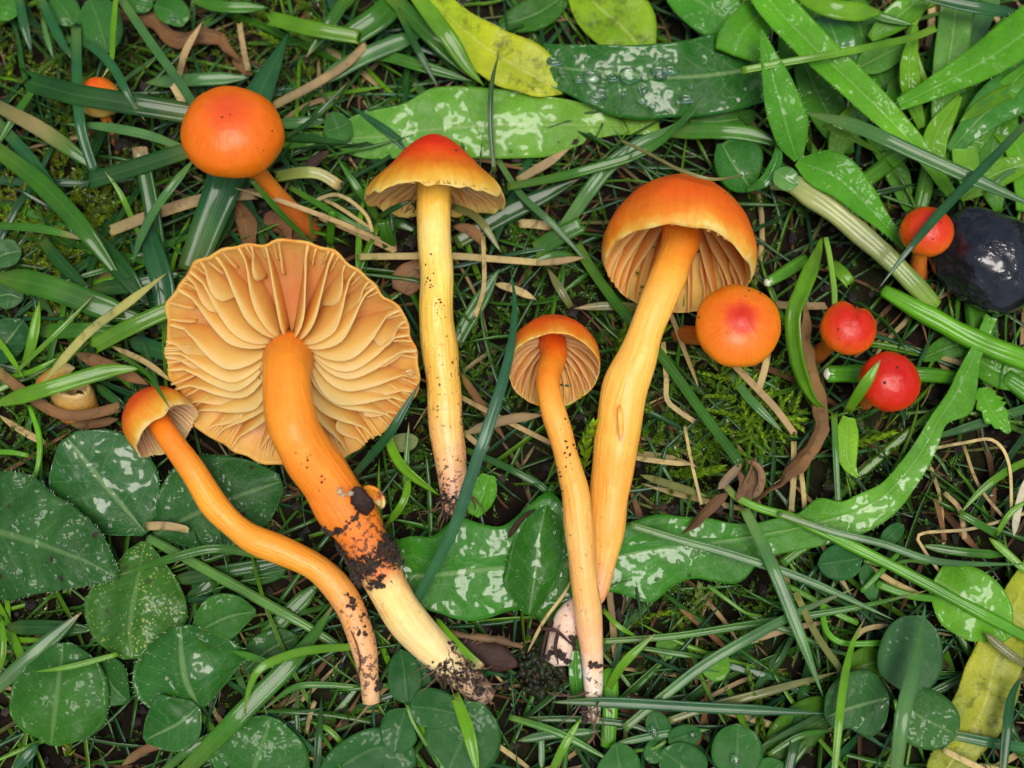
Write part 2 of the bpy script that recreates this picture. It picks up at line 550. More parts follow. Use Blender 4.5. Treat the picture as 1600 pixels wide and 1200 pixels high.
M = {
    'grass': mat_grass('grass_blade'),
    'straw': mat_grass('dry_straw', rough=0.6, coat=0.0, straw=True),
    'leaf': mat_leaf('leaf', film=0.28),
    'leaf_wet': mat_leaf('wet_leaf', rough=0.3, coat=0.10, film=0.62, bump=0.6, bscale=36, wetvar=0.35, vein_amt=0.42),
    'leaf_pale': mat_leaf('pale_wet_leaf', rough=0.3, coat=0.10, film=0.5, bump=0.55, bscale=34, veins=6, vein_col=(0.42, 0.52, 0.22), hue=(1.25, 1.2, 0.8)),
    'leaf_spot': mat_leaf('spotted_leaf', spots=0.95, bump=0.5, bscale=60, rough=0.36, coat=0.06, film=0.36),
    'leaf_speck': mat_leaf('speckled_leaf', specks=0.6, spots=0.5, rough=0.4, coat=0.06, film=0.3),
    'leaf_yellow': mat_leaf('yellowing_leaf', mottle=0.75, rough=0.4, coat=0.12, vein_col=(0.62, 0.62, 0.22), trans=0.25),
    'clover': mat_leaf('clover_leaf', rough=0.46, coat=0.03, film=0.22, bump=0.2, bscale=45, veins=14, vein_amt=0.13, hue=(1.2, 1.15, 1.0), wetvar=0.4),
    'stalk': mat_grass('green_stalk_streaked', rough=0.3, coat=0.5),
    'stalk_plain': mat_tint('green_stalk', 0.34, 0.25, 0.25, 70, trans=0.12, var=0.3),
    'dead': mat_tint('dead_leaf', 0.62, 0.0, 0.9, 80, trans=0.05, var=0.7, spec=0.25),
    'moss': mat_tint('moss', 0.4, 0.3, 0.1, 60, trans=0.3, var=0.4),
    'crumb': mat_tint('soil_crumb', 0.8, 0.0, 0.9, 120, var=0.6),
    'hair': mat_tint('leaf_hair', 0.3, 0.2, 0.0, 50, trans=0.3, var=0.1),
    'wet_lump': mat_tint('wet_mossy_lump', 0.6, 0.12, 1.0, 90, var=0.7, spec=0.25),
    'soil': mat_soil(),
    'stone': mat_stone(),
    'water': mat_water(),
}

# plant colours (linear base colours)
BL = (0.022, 0.115, 0.034); GN = (0.042, 0.165, 0.010); BR = (0.115, 0.300, 0.008); DK = (0.017, 0.085, 0.011)
GR = (0.062, 0.175, 0.046); OL = (0.150, 0.165, 0.050); YG = (0.270, 0.340, 0.045); TN = (0.370, 0.265, 0.135)
BN = (0.165, 0.085, 0.040); PT = (0.46, 0.36, 0.17)

# ------------------------------------------------------------------ ground
def ground_h(x, y):
    v = Vector((x * 3.1, y * 3.1, 0.3))
    return 0.022 * mnoise.noise(v) + 0.010 * mnoise.noise(v * 3.3) + 0.006 * mnoise.noise(v * 9.7) - 0.016

def make_ground():
    def axis(a, fine, out):
        return np.concatenate([-np.linspace(out, a, 10)[:-1], np.linspace(-a, a, fine), np.linspace(a, out, 10)[1:]])
    xs = axis(1.25, 230, 6.0); ys = axis(1.05, 190, 6.0)
    mb = MB()
    for y in ys:
        for x in xs:
            z = ground_h(x, y)
            z += 0.018 * abs(mnoise.noise(Vector((x * 60, y * 60, 2)))) if abs(x) < 1.26 and abs(y) < 1.06 else 0
            mb.v.append((x, y, z)); mb.uv.append((x, y))
    nx = len(xs)
    for j in range(len(ys) - 1):
        for i in range(nx - 1):
            a = j * nx + i
            mb.f.append((a, a + 1, a + nx + 1, a + nx))
    tag(mb.build('ground', M['soil']), 'dark wet soil under the turf', None, None, 'structure')
make_ground()

def on_ground(px, py, h=0.0):
    p = W(px, py, h)
    return Vector((p.x, p.y, ground_h(p.x, p.y) + h * 0.001))

# ------------------------------------------------------------------ mushrooms
RED = (0.50, 0.016, 0.006); SCA = (0.74, 0.045, 0.006); ORD = (0.86, 0.10, 0.006); ORG = (0.80, 0.205, 0.010)
ORY = (0.84, 0.30, 0.018); YEL = (0.86, 0.46, 0.06); PYE = (0.86, 0.56, 0.15); CRM = (0.82, 0.62, 0.30); PNK = (0.70, 0.38, 0.20)

def cap_frame(centre, axis):
    z = axis.normalized()
    x = CX - z * CX.dot(z)
    x.normalize()
    y = z.cross(x)
    m = Matrix((x, y, z)).transposed()
    return m

def cap_profiles(prof, R, H, flesh, ns=34):
    o = spline([(a * R, b * H) for a, b in prof], ns)
    inner = []
    for i in range(ns):
        a = o[max(i - 1, 0)]; b = o[min(i + 1, ns - 1)]
        t = (b - a) / (np.linalg.norm(b - a) + 1e-9)
        nrm = np.array([-abs(t[1]) if t[0] > -0.2 else -1.0, -t[0]])       # into the bell
        nrm = np.array([t[1], -t[0]])
        nrm = nrm / (np.linalg.norm(nrm) + 1e-9)
        s = i / (ns - 1)
        th = flesh * ((1 - s) ** 0.8 * 0.9 + 0.10)
        p = o[i] + nrm * th
        p[0] = max(0.0, p[0])
        inner.append((p, nrm))
    inner[0] = (np.array([0.0, o[0][1] - flesh]), np.array([0.0, -1.0]))
    return o, inner

def make_wob(seed, amp, freqs=(2, 3, 5, 8, 13, 21), fall=0.75):
    rnd = random.Random(seed)
    ks = [(k, amp * fall ** i * rnd.uniform(0.5, 1), rnd.uniform(0, 6.28)) for i, k in enumerate(freqs)]
    return lambda th: sum(a * math.cos(k * th + p) for k, a, p in ks)

def make_cap(root, centre, axis, R, H, prof, mat, flesh, wob, rimwave, seg=120, dent=None):
    """R, H and flesh in world units; wob(theta): relative edge radius, rimwave(theta): edge height / R"""
    o, inner = cap_profiles(prof, R, H, flesh)
    ns = len(o)
    mb = MB()
    rows = [(p, i / (ns - 1) * 0.5, i / (ns - 1)) for i, p in enumerate(o)]
    rows += [(inner[i][0], 0.5 + 0.5 * (1 - i / (ns - 1)), i / (ns - 1)) for i in range(ns - 1, -1, -1)]
    for p, v, s in rows:
        for j in range(seg):
            th = 2 * math.pi * j / seg
            k = 1 + wob(th) * s ** 1.5
            z = p[1] + rimwave(th) * R * s ** 4
            q = Vector((p[0] * k * math.cos(th), p[0] * k * math.sin(th), z))
            if dent is not None:
                q = dent(q)
            q = q * (1 + 0.022 * mnoise.noise(q * (2.2 / R) + Vector((seg, R * 90, 0))) + 0.006 * mnoise.noise(q * (7 / R)))
            q = q * (1 + 0.006 * s ** 2 * mnoise.noise(Vector((math.cos(th) * 14, math.sin(th) * 14, s * 0.8 + R * 40))))
            mb.v.append(q); mb.uv.append((j / seg, v))
    for i in range(len(rows) - 1):
        for j in range(seg):
            a = i * seg + j; b = i * seg + (j + 1) % seg
            mb.f.append((a, b, b + seg, a + seg)[::-1])
    me = mb.mesh('cap', mat)
    c = bpy.data.objects.new('cap', me)
    col.objects.link(c)
    c.parent = root
    # a little grit stuck to the skin
    gb = MB(); rg = random.Random(int(R * 1e5))
    for _ in range(rg.randint(5, 9)):
        v = mb.v[rg.randrange(seg * 3, seg * (ns - 2))]
        g = rg.uniform(0.5, 1.6)
        lump(gb, v, rg.uniform(0.0009, 0.0024), (0.04 * g, 0.022 * g, 0.012 * g), rough=1.0, squash=0.6)
    gr = bpy.data.objects.new('grit', gb.mesh('grit', M['crumb'], smooth=False))
    col.objects.link(gr); gr.parent = c; tag(gr, kind='stuff')
    c.location = centre - root.location
    c.rotation_mode = 'QUATERNION'
    c.rotation_quaternion = cap_frame(centre, axis).to_quaternion()
    return c, o, inner

def gill_mesh(inner, R, depth, k0, seed, mat, th=0.02, wave=0.05, lean=0.0, rs=0.12, nk=12, nd=4):
    """one gill in the plane y = 0 of the cap; k0 = how far in from the stalk it starts"""
    rnd = random.Random(seed)
    pts = [(p, n) for p, n in inner if p[0] >= rs * R]
    idx = np.linspace(k0 * (len(pts) - 1), len(pts) - 1.001, nk)
    mb = MB()
    ph = [rnd.uniform(0, 6.28) for _ in range(3)]
    wv = wave * R * rnd.uniform(0.5, 1.2)
    nick = rnd.uniform(0.3, 0.9)
    for side in (1, -1):
        for a, x in enumerate(idx):
            i = int(x); f = x - i
            p = pts[i][0] * (1 - f) + pts[min(i + 1, len(pts) - 1)][0] * f
            n = pts[i][1] * (1 - f) + pts[min(i + 1, len(pts) - 1)][1] * f
            k = a / (nk - 1)
            kk = k0 + (1 - k0) * k
            d = depth * R * (0.03 + 0.97 * math.sin(math.pi * min(1.0, (0.16 + 0.84 * kk ** 0.8) if k0 == 0 else kk ** 0.8)) ** 0.8)
            if k0 > 0:
                d *= min(1, 0.1 + k * 2.6) * 0.85
            d *= 1 + 0.03 * math.sin(9 * k + ph[2])
            for b in range(nd):
                e = b / (nd - 1)
                q = p + n * (d * e - 0.01 * R * (1 - e))
                y = side * th * R * (1 - 0.72 * e) * 0.5 + e * (wv * math.sin(4.2 * k + ph[0]) + 0.4 * wv * math.sin(11 * k + ph[1]) + lean * R * math.sin(math.pi * min(1, k * 1.1)))
                mb.v.append((max(q[0], 0.0), y, q[1]))
                mb.uv.append((k, e))
    m = nk * nd
    for a in range(nk - 1):
        for b in range(nd - 1):
            i = a * nd + b
            mb.f.append((i, i + 1, i + nd + 1, i + nd))
            mb.f.append((m + i, m + i + nd, m + i + nd + 1, m + i + 1))
        i = a * nd + nd - 1
        mb.f.append((i, m + i, m + i + nd, i + nd))
    for b in range(nd - 1):
        mb.f.append((b, m + b, m + b + 1, b + 1))
        i = (nk - 1) * nd + b
        mb.f.append((i, i + 1, m + i + 1, m + i))
    return mb.mesh('gill', mat)

def add_gills(cap, inner, R, n, depth, mat, wob, seed, rs=0.12, shorts=2, th=0.028, wave=0.05, lean=0.0, jit=0.25):
    rnd = random.Random(seed)
    NL = 7 if lean else 1
    full = [[gill_mesh(inner, R, depth * rnd.uniform(0.86, 1.08), 0.0, seed + i + 100 * q, mat, th, wave, lean * (2 * q / (NL - 1) - 1 if NL > 1 else 0), rs) for i in range(3 if lean else 6)] for q in range(NL)]
    short = [[gill_mesh(inner, R, depth * rnd.uniform(0.5, 0.8), rnd.uniform(0.3, 0.6), seed + 20 + i + 100 * q, mat, th * 0.8, wave * 0.7, lean * 0.9 * (2 * q / (NL - 1) - 1 if NL > 1 else 0), rs, nk=8) for i in range(3)] for q in range(NL)]
    tiny = [gill_mesh(inner, R, depth * rnd.uniform(0.35, 0.5), rnd.uniform(0.7, 0.8), seed + 40 + i, mat, th * 0.7, wave * 0.4, 0.0, rs, nk=6) for i in range(3)]
    def pick(sets, ang):
        q = int(round((math.cos(ang) * 0.5 + 0.5) * (NL - 1))) if NL > 1 else 0
        return rnd.choice(sets[q])
    def put(me, ang):
        g = bpy.data.objects.new('gill', me)
        col.objects.link(g)
        g.parent = cap
        g.rotation_euler = (0, 0, ang)
        s = 1 + wob(ang) * 0.9
        g.scale = (s, 1, 1)
    for i in range(n):
        st = 2 * math.pi / n
        odd = shorts >= 2 and i % 3 == 0
        a = i * st + rnd.uniform(-jit, jit) * st * 0.6
        put(pick(full, a), a)
        if shorts >= 1 and not odd:
            b = a + st * rnd.uniform(0.4, 0.6)
            put(pick(short, b), b)
        if shorts >= 2:
            put(rnd.choice(tiny), a + st * rnd.uniform(0.2, 0.3))
            if i % 2: put(rnd.choice(tiny), a + st * rnd.uniform(0.7, 0.8))

def make_stem(root, centre, axis, zatt, H, path, radii, mat, flat=1.0, seed=0, n=70, rough=0.10, local0=True, seg=32):
    pts = []
    if local0:
        pts = [centre + axis.normalized() * (zatt * H), centre + axis.normalized() * (zatt * H * 0.45)]
    pts += [W(*p) for p in path]
    P = [Vector(p) for p in spline(pts, n)]
    mb = MB()
    tube(mb, P, radii, seg=seg, flat=flat, rough=rough * 2.0, rfreq=15, seed=seed)
    o = mb.build('stem', mat, root)
    return o, P

def soil_on(root, P, spec, name='soil_crust', seed=1, front=True):
    """crumbs of earth stuck to a stalk: spec = (t, spread, radius of the stalk, count, crumb size) in thousandths"""
    rnd = random.Random(seed)
    mb = MB()
    T = tangents(P)
    for t, spread, rad, cnt, size in spec:
        cl = [(rnd.gauss(t, spread), rnd.uniform(-0.1, math.pi + 0.1)) for _ in range(max(3, cnt // 22))]
        for _ in range(cnt):
            ck, ca = rnd.choice(cl)
            k = min(0.999, max(0, rnd.gauss(ck, spread * 0.3)))
            i = int(k * (len(P) - 1))
            side = NREF.cross(T[i]).normalized()
            a = rnd.gauss(ca, 0.22)
            d = side * math.cos(a) + T[i].cross(side) * math.sin(a)
            f = k * (len(P) - 1) - i
            p = P[i].lerp(P[min(i + 1, len(P) - 1)], f) + d * (rad * 0.001 * rnd.uniform(0.93, 1.03))
            g = rnd.uniform(0.6, 1.3)
            lump(mb, p, size * 0.001 * rnd.uniform(0.35, 1.25), (0.038 * g, 0.022 * g, 0.013 * g), rough=1.3)
    o = mb.build(name, M['crumb'], root, smooth=False)
    tag(o, kind='stuff')
    return o

def fibres_on(root, P, t0, t1, cnt, rad, length, colour, seed=2, name='root_fibre'):
    rnd = random.Random(seed)
    T = tangents(P)
    for _ in range(cnt):
        mb = MB()
        i = int(rnd.uniform(t0, t1) * (len(P) - 1))
        side = NREF.cross(T[i]).normalized()
        a = rnd.uniform(0, math.pi)
        d = side * math.cos(a) + T[i].cross(side) * math.sin(a)
        p0 = P[i] + d * rad * 0.001 * 0.9
        dr = (d * 0.6 + T[i] * rnd.uniform(-0.2, 1.2) + side * rnd.uniform(-0.6, 0.6)).normalized()
        q = [p0]
        for k in range(4):
            dr = (dr + Vector((rnd.uniform(-1, 1), rnd.uniform(-1, 1), rnd.uniform(-0.9, 0.3))) * 0.5).normalized()
            q.append(q[-1] + dr * length * 0.00025)
        tube(mb, [Vector(v) for v in spline(q, 12)], [1.6, 1.2, 0.5], colour, seg=6, scale=False)
        mb.build(name, M['dead'], root)

def mushroom(label, base):
    r = empty('mushroom', Vector((base.x, base.y, max(0.0, ground_h(base.x, base.y)))))
    return tag(r, label, 'mushroom', 'waxcap mushrooms in the turf')

G_CAP = [(0.0, RED), (0.18, SCA), (0.32, ORG), (0.44, ORY), (0.5, YEL), (0.56, PYE), (1.0, ORY)]
HEMI = [(0, 1), (0.22, 0.975), (0.45, 0.89), (0.68, 0.72), (0.86, 0.49), (0.97, 0.2), (1.0, 0.0)]
BULB = [(0, 1), (0.25, 0.97), (0.52, 0.86), (0.78, 0.66), (0.96, 0.36), (1.0, 0.1), (0.97, -0.12), (0.90, -0.24)]
BELL = [(0, 1), (0.22, 0.975), (0.48, 0.89), (0.72, 0.73), (0.91, 0.5), (1.0, 0.26), (0.99, 0.08), (0.94, 0.0)]
CONE = [(0, 1), (0.10, 0.985), (0.25, 0.90), (0.45, 0.71), (0.68, 0.46), (0.87, 0.25), (0.97, 0.09), (1.0, -0.02)]
FLAT = [(0, 1), (0.3, 0.96), (0.6, 0.8), (0.82, 0.52), (0.95, 0.22), (1.0, 0.0)]
KNOB = [(0, 1.06), (0.09, 1.045), (0.2, 0.985), (0.34, 0.94), (0.55, 0.85), (0.80, 0.64), (0.965, 0.36), (1.0, 0.1), (0.97, -0.12), (0.90, -0.24)]
zero = lambda th: 0.0

# --- the big one lying on its cap, gills up
def big_gilled():
    path = [(447, 585, 178), (449, 625, 190), (463, 680, 186), (508, 752, 152), (562, 830, 112), (596, 900, 84), (632, 965, 62), (683, 1022, 44), (765, 1090, 26)]
    c = W(452, 560, 134)
    ax = CV(-0.03, 0.47, -0.88).normalized()
    k = depth_scale(c)
    R = 197 * k; H = 70 * k
    root = mushroom('large mushroom lying upside down with all its yellow gills showing', W(765, 1090, 0))
    w = make_wob(5, 0.026, (2, 3, 5, 7, 11, 17, 29), 0.85)
    rim = make_wob(8, 0.035, (2, 3, 6, 11))
    mc = mat_cap('gilled_cap_skin', [(0.0, ORD), (0.3, ORG), (0.47, (0.72, 0.24, 0.03)), (0.5, (0.72, 0.36, 0.07)), (0.54, (0.70, 0.40, 0.10)), (0.62, (0.60, 0.30, 0.09)), (0.8, (0.56, 0.22, 0.08)), (1.0, (0.62, 0.25, 0.06))])
    cap, o, inner = make_cap(root, c, ax, R, H, FLAT, mc, 0.16 * R, w, rim, seg=160)
    mg = mat_gill('broad_yellow_gill', [(0.0, (0.76, 0.36, 0.10)), (0.3, (0.84, 0.53, 0.13)), (0.65, (0.88, 0.66, 0.20)), (1.0, (0.92, 0.77, 0.34))])
    add_gills(cap, inner, R, 27, 0.30, mg, w, 11, rs=0.15, shorts=2, th=0.032, wave=0.007, lean=0.19, jit=0.5)
    ms = mat_stem('thick_orange_stem', [(0.0, ORG), (0.12, (0.83, 0.28, 0.018)), (0.3, (0.82, 0.25, 0.016)), (0.45, (0.82, 0.22, 0.016)), (0.60, (0.72, 0.20, 0.05)), (0.68, (0.82, 0.58, 0.20)), (0.82, (0.80, 0.60, 0.26)), (0.92, (0.5, 0.33, 0.2)), (1.0, (0.3, 0.2, 0.13))],
                  dirt=((0.0, 0.12), (0.42, 0.2), (0.52, 0.75), (0.60, 0.95), (0.66, 0.35), (0.82, 0.2), (0.9, 0.8), (1.0, 0.9)))
    s, P = make_stem(root, c, ax, 0.3, H, path, [40, 37, 37, 38, 40, 42, 42, 40, 37, 33, 31, 30, 28, 24, 15], ms, seed=3)
    soil_on(root, P, [(0.585, 0.024, 36.5, 400, 3.0), (0.25, 0.12, 39.5, 14, 2.0), (0.47, 0.010, 40.5, 90, 3.4), (0.55, 0.03, 38, 130, 2.2), (0.9, 0.04, 27, 260, 2.4), (0.97, 0.02, 17, 200, 3)], seed=4)
    # loose flap of dark bark and a pale scrap of skin on the stalk
    mb = MB(); pth, _ = path3([(548, 766), (560, 776), (570, 790), (573, 808)], [188, 187, 180, 166], 14)
    ribbon(mb, pth, 30, (0.045, 0.018, 0.013), fold=-0.18, twist=-0.25, tip='both', th=0.003, cols=7)
    for i, v in enumerate(mb.v): mb.v[i] = v + Vector((mnoise.noise(v * 90), mnoise.noise(v * 90 + Vector((5, 5, 5))), mnoise.noise(v * 70))) * 0.004
    tag(mb.build('bark_flake', M['dead'], root), 'dark flake of bark stuck to the stem')
    mb = MB(); pth, _ = path3([(566, 772), (580, 770), (592, 778), (596, 796)], [150, 158, 158, 146], 12)
    ribbon(mb, pth, 26, ORY, fold=0.4, twist=1.0, tip='both', th=0.004)
    mb.build('skin_shred', ms, root)
    mb = MB()
    for i in range(3): lump(mb, W(540 + random.uniform(-9, 9), 772 + random.uniform(-6, 6), 199), 0.0045, (0.5, 0.42, 0.3), rough=0.7)
    tag(mb.build('pale_crumb', M['crumb'], root), kind='stuff')
    fibres_on(root, P, 0.86, 0.99, 16, 22, 50, (0.16, 0.10, 0.06), seed=6)
big_gilled()

# --- cone-capped one lying on its side
def cone_cap():
    c = W(679, 311, 104)
    ax = CV(0.01, 0.99, -0.095).normalized()
    k = depth_scale(c)
    R = 109 * k; H = 103 * k
    root = mushroom('slender mushroom with a red pointed cone cap and wavy yellow edge', W(708, 808, 0))
    w = make_wob(2, 0.012, (2, 3, 5)); r1 = make_wob(4, 0.035, (4, 7, 11, 17, 26))
    rim = lambda th: r1(th) - 0.02
    mc = mat_cap('red_cone_skin', [(0.0, (0.76, 0.016, 0.008)), (0.15, (0.78, 0.022, 0.008)), (0.25, (0.86, 0.075, 0.006)), (0.34, (0.78, 0.17, 0.008)), (0.41, (0.85, 0.32, 0.018)), (0.47, YEL), (0.5, PYE), (0.6, PYE), (1.0, ORY)])
    cap, o, inner = make_cap(root, c, ax, R, H, CONE, mc, 0.14 * R, w, rim)
    mg = mat_gill('pale_yellow_gill', [(0.0, (0.72, 0.4, 0.08)), (0.5, PYE), (1.0, (0.85, 0.62, 0.26))])
    add_gills(cap, inner, R, 34, 0.22, mg, w, 31, rs=0.22, shorts=1, th=0.03)
    ms = mat_stem('yellow_stem', [(0.0, YEL), (0.10, (0.86, 0.50, 0.06)), (0.2, (0.84, 0.62, 0.18)), (0.4, (0.80, 0.54, 0.09)), (0.62, (0.80, 0.47, 0.08)), (0.8, (0.80, 0.46, 0.12)), (0.92, PNK), (1.0, (0.55, 0.32, 0.2))],
                  dirt=((0.0, 0.0), (0.25, 0.15), (0.45, 0.3), (0.62, 0.5), (0.78, 0.45), (0.93, 0.75), (1.0, 0.95)), rough=0.22)
    s, P = make_stem(root, c, ax, 0.6, H, [(680, 360, 100), (682, 430, 94), (684, 500, 84), (692, 600, 66), (701, 700, 50), (710, 765, 40), (711, 806, 30)], [30, 26, 25, 25, 27, 28, 28, 28, 27, 26, 23, 19], ms, seed=9)
    soil_on(root, P, [(0.94, 0.012, 22, 60, 2.4), (0.985, 0.012, 19, 140, 3), (0.7, 0.09, 27.5, 70, 1.3), (0.45, 0.08, 28, 50, 1.2)], seed=14)
    fibres_on(root, P, 0.94, 0.99, 12, 18, 46, (0.15, 0.09, 0.055), seed=16)
cone_cap()

# --- bell-capped one lying on its side, flattened stem
def bell_cap():
    c = W(1058, 424, 112)
    ax = CV(0.14, 0.855, -0.50).normalized()
    k = depth_scale(c)
    R = 121 * k; H = 164 * k
    root = mushroom('tall mushroom with a big orange bell cap and flattened yellow stem', W(868, 1035, 0))
    w = make_wob(12, 0.016, (2, 3, 5, 9)); rim = make_wob(14, 0.03, (3, 5, 8, 13))
    mc = mat_cap('orange_bell_skin', [(0.0, (0.86, 0.085, 0.006)), (0.2, (0.88, 0.11, 0.006)), (0.36, (0.88, 0.13, 0.006)), (0.45, (0.90, 0.23, 0.012)), (0.49, (0.86, 0.42, 0.06)), (0.5, PYE), (0.58, PYE), (0.8, (0.82, 0.44, 0.13)), (1.0, (0.8, 0.32, 0.06))], striate=0.3)
    cap, o, inner = make_cap(root, c, ax, R, H, BELL, mc, 0.10 * R, w, rim)
    mg = mat_gill('tan_orange_gill', [(0.0, (0.70, 0.22, 0.03)), (0.4, (0.84, 0.46, 0.11)), (1.0, (0.92, 0.68, 0.27))])
    add_gills(cap, inner, R, 20, 0.24, mg, w, 51, rs=0.22, shorts=1, th=0.055, wave=0.03)
    ms = mat_stem('flat_yellow_stem', [(0.0, (0.78, 0.13, 0.008)), (0.08, ORG), (0.18, (0.84, 0.37, 0.04)), (0.3, (0.84, 0.46, 0.08)), (0.5, (0.82, 0.42, 0.06)), (0.62, (0.82, 0.36, 0.05)), (0.75, (0.82, 0.40, 0.08)), (0.86, (0.76, 0.34, 0.13)), (0.93, (0.76, 0.52, 0.38)), (1.0, (0.7, 0.52, 0.4))],
                  dirt=((0.0, 0.0), (0.3, 0.05), (0.6, 0.12), (0.85, 0.35), (0.93, 0.6), (1.0, 0.6)))
    s, P = make_stem(root, c, ax, 0.72, H, [(1044, 432, 128), (1023, 480, 128), (1000, 549, 118), (977, 616, 104), (964, 684, 88), (952, 785, 66), (946, 855, 52), (930, 925, 40), (888, 968, 40), (868, 1034, 44)],
                     [34, 30, 28, 27, 27, 30, 34, 36, 35, 33, 30, 26, 17, 19, 22, 20], ms, flat=0.72, seed=19)
    # a split in the skin with a peeled sliver
    mb = MB(); pth, _ = path3([(968, 632), (970, 655), (971, 690)], [136, 133, 126], 12)
    ribbon(mb, pth, 9, (0.85, 0.6, 0.2), fold=-0.4, tip='both', th=0.003)
    mb.build('peeled_sliver', ms, root)
    soil_on(root, P, [(0.955, 0.012, 20, 30, 3.6), (0.985, 0.012, 20, 40, 4)], seed=24)
    for pts, hh in (([(846, 982), (868, 985), (888, 1002), (905, 1018)], [66, 72, 72, 56]), ([(872, 985), (868, 1010), (872, 1038)], [68, 70, 66]), ([(858, 975), (850, 1005), (846, 1030)], [60, 60, 52])):
        mb = MB(); pth, _ = path3(pts, hh, 14)
        tube(mb, pth, [3, 3.2, 2, 1.2], (0.07, 0.035, 0.025), seg=7, rough=0.5, rfreq=90)
        mb.build('root_fibre', M['dead'], root)
bell_cap()

# --- middle one, small cap with gills towards the viewer
def round_gilled():
    c = W(865, 573, 92)
    ax = CV(0.0, 0.60, -0.80).normalized()
    k = depth_scale(c)
    R = 73 * k; H = 92 * k
    root = mushroom('middle-sized mushroom whose round cap tips back to show cream gills', W(926, 1125, 0))
    w = make_wob(22, 0.014, (2, 3, 5, 9)); rim = make_wob(24, 0.03, (3, 5, 9, 14))
    mc = mat_cap('small_orange_skin', [(0.0, ORD), (0.36, ORD), (0.45, ORG), (0.49, (0.86, 0.38, 0.05)), (0.5, PYE), (0.6, PYE), (0.85, (0.8, 0.44, 0.14)), (1.0, (0.8, 0.34, 0.05))])
    cap, o, inner = make_cap(root, c, ax, R, H, BULB[:7], mc, 0.13 * R, w, rim)
    mg = mat_gill('cream_gill', [(0.0, (0.72, 0.32, 0.07)), (0.4, (0.84, 0.54, 0.18)), (1.0, (0.92, 0.74, 0.38))])
    add_gills(cap, inner, R, 24, 0.22, mg, w, 71, rs=0.2, shorts=1, th=0.05, wave=0.03)
    ms = mat_stem('tan_orange_stem', [(0.0, ORD), (0.10, (0.80, 0.22, 0.012)), (0.2, (0.82, 0.32, 0.03)), (0.45, (0.80, 0.40, 0.07)), (0.7, (0.78, 0.42, 0.12)), (0.86, (0.78, 0.42, 0.2)), (0.93, (0.80, 0.64, 0.5)), (1.0, (0.5, 0.36, 0.26))],
                  dirt=((0.0, 0.0), (0.2, 0.12), (0.3, 0.35), (0.6, 0.32), (0.85, 0.35), (0.96, 0.7), (1.0, 0.9)))
    s, P = make_stem(root, c, ax, 0.75, H, [(856, 590, 116), (862, 630, 130), (878, 684, 128), (891, 740, 122), (901, 785, 116), (912, 900, 92), (924, 1000, 62), (927, 1087, 36), (927, 1126, 26)],
                     [24, 20, 18.5, 18.5, 20, 21, 22, 22.5, 21, 18, 15.5, 11], ms, seed=29)
    soil_on(root, P, [(0.985, 0.012, 14, 46, 3.6), (0.86, 0.006, 17, 12, 4), (0.4, 0.1, 21, 26, 1.6)], seed=34)
    fibres_on(root, P, 0.93, 0.995, 9, 14, 60, (0.2, 0.13, 0.08), seed=36)
round_gilled()

# --- small bent one
def bent_small():
    c = W(257, 668, 112)
    ax = CV(-0.68, 0.64, -0.34).normalized()
    k = depth_scale(c)
    R = 56 * k; H = 74 * k
    root = mushroom('small mushroom with a rolled-in red cap and long wavy orange stem', W(580, 1098, 0))
    w = make_wob(42, 0.02, (2, 3, 5, 9)); rim = make_wob(44, 0.05, (4, 7, 11))
    mc = mat_cap('rolled_cap_skin', [(0.0, SCA), (0.26, (0.66, 0.08, 0.008)), (0.36, ORG), (0.44, (0.84, 0.36, 0.03)), (0.485, PYE), (0.56, CRM), (0.8, (0.7, 0.42, 0.18)), (1.0, ORY)])
    cap, o, inner = make_cap(root, c, ax, R, H, BULB[:7], mc, 0.15 * R, w, rim)
    mg = mat_gill('pale_cream_gill', [(0.0, (0.7, 0.4, 0.14)), (0.5, (0.78, 0.55, 0.27)), (1.0, (0.84, 0.68, 0.42))])
    add_gills(cap, inner, R, 24, 0.18, mg, w, 91, rs=0.24, shorts=1, th=0.05, wave=0.04)
    ms = mat_stem('wavy_orange_stem', [(0.0, ORD), (0.08, ORG), (0.3, (0.82, 0.31, 0.02)), (0.6, (0.80, 0.32, 0.03)), (0.75, (0.76, 0.32, 0.07)), (0.9, (0.70, 0.36, 0.15)), (1.0, (0.62, 0.38, 0.18))],
                  dirt=((0.0, 0.0), (0.5, 0.05), (0.68, 0.12), (0.74, 0.65), (0.85, 0.6), (0.93, 0.85), (1.0, 0.5)))
    s, P = make_stem(root, c, ax, 0.62, H, [(262, 680, 116), (300, 735, 112), (335, 790, 102), (382, 834, 92), (440, 860, 84), (500, 892, 72), (543, 942, 58), (565, 1000, 44), (577, 1060, 34), (580, 1098, 28)],
                     [20, 18, 18, 19, 20, 21, 22, 23, 23, 23, 22, 20, 17, 13], ms, seed=39)
    soil_on(root, P, [(0.95, 0.012, 15.5, 34, 3.2), (0.78, 0.03, 22, 22, 3)], seed=44)
    mb = MB(); pth, _ = path3([(548, 985), (558, 1010), (563, 1040), (556, 1062)], [66, 66, 60, 50], 16)
    tube(mb, pth, [0.8, 1.6, 1.6, 0.8], (0.12, 0.05, 0.03), seg=6); mb.build('root_fibre', M['dead'], root)
bent_small()

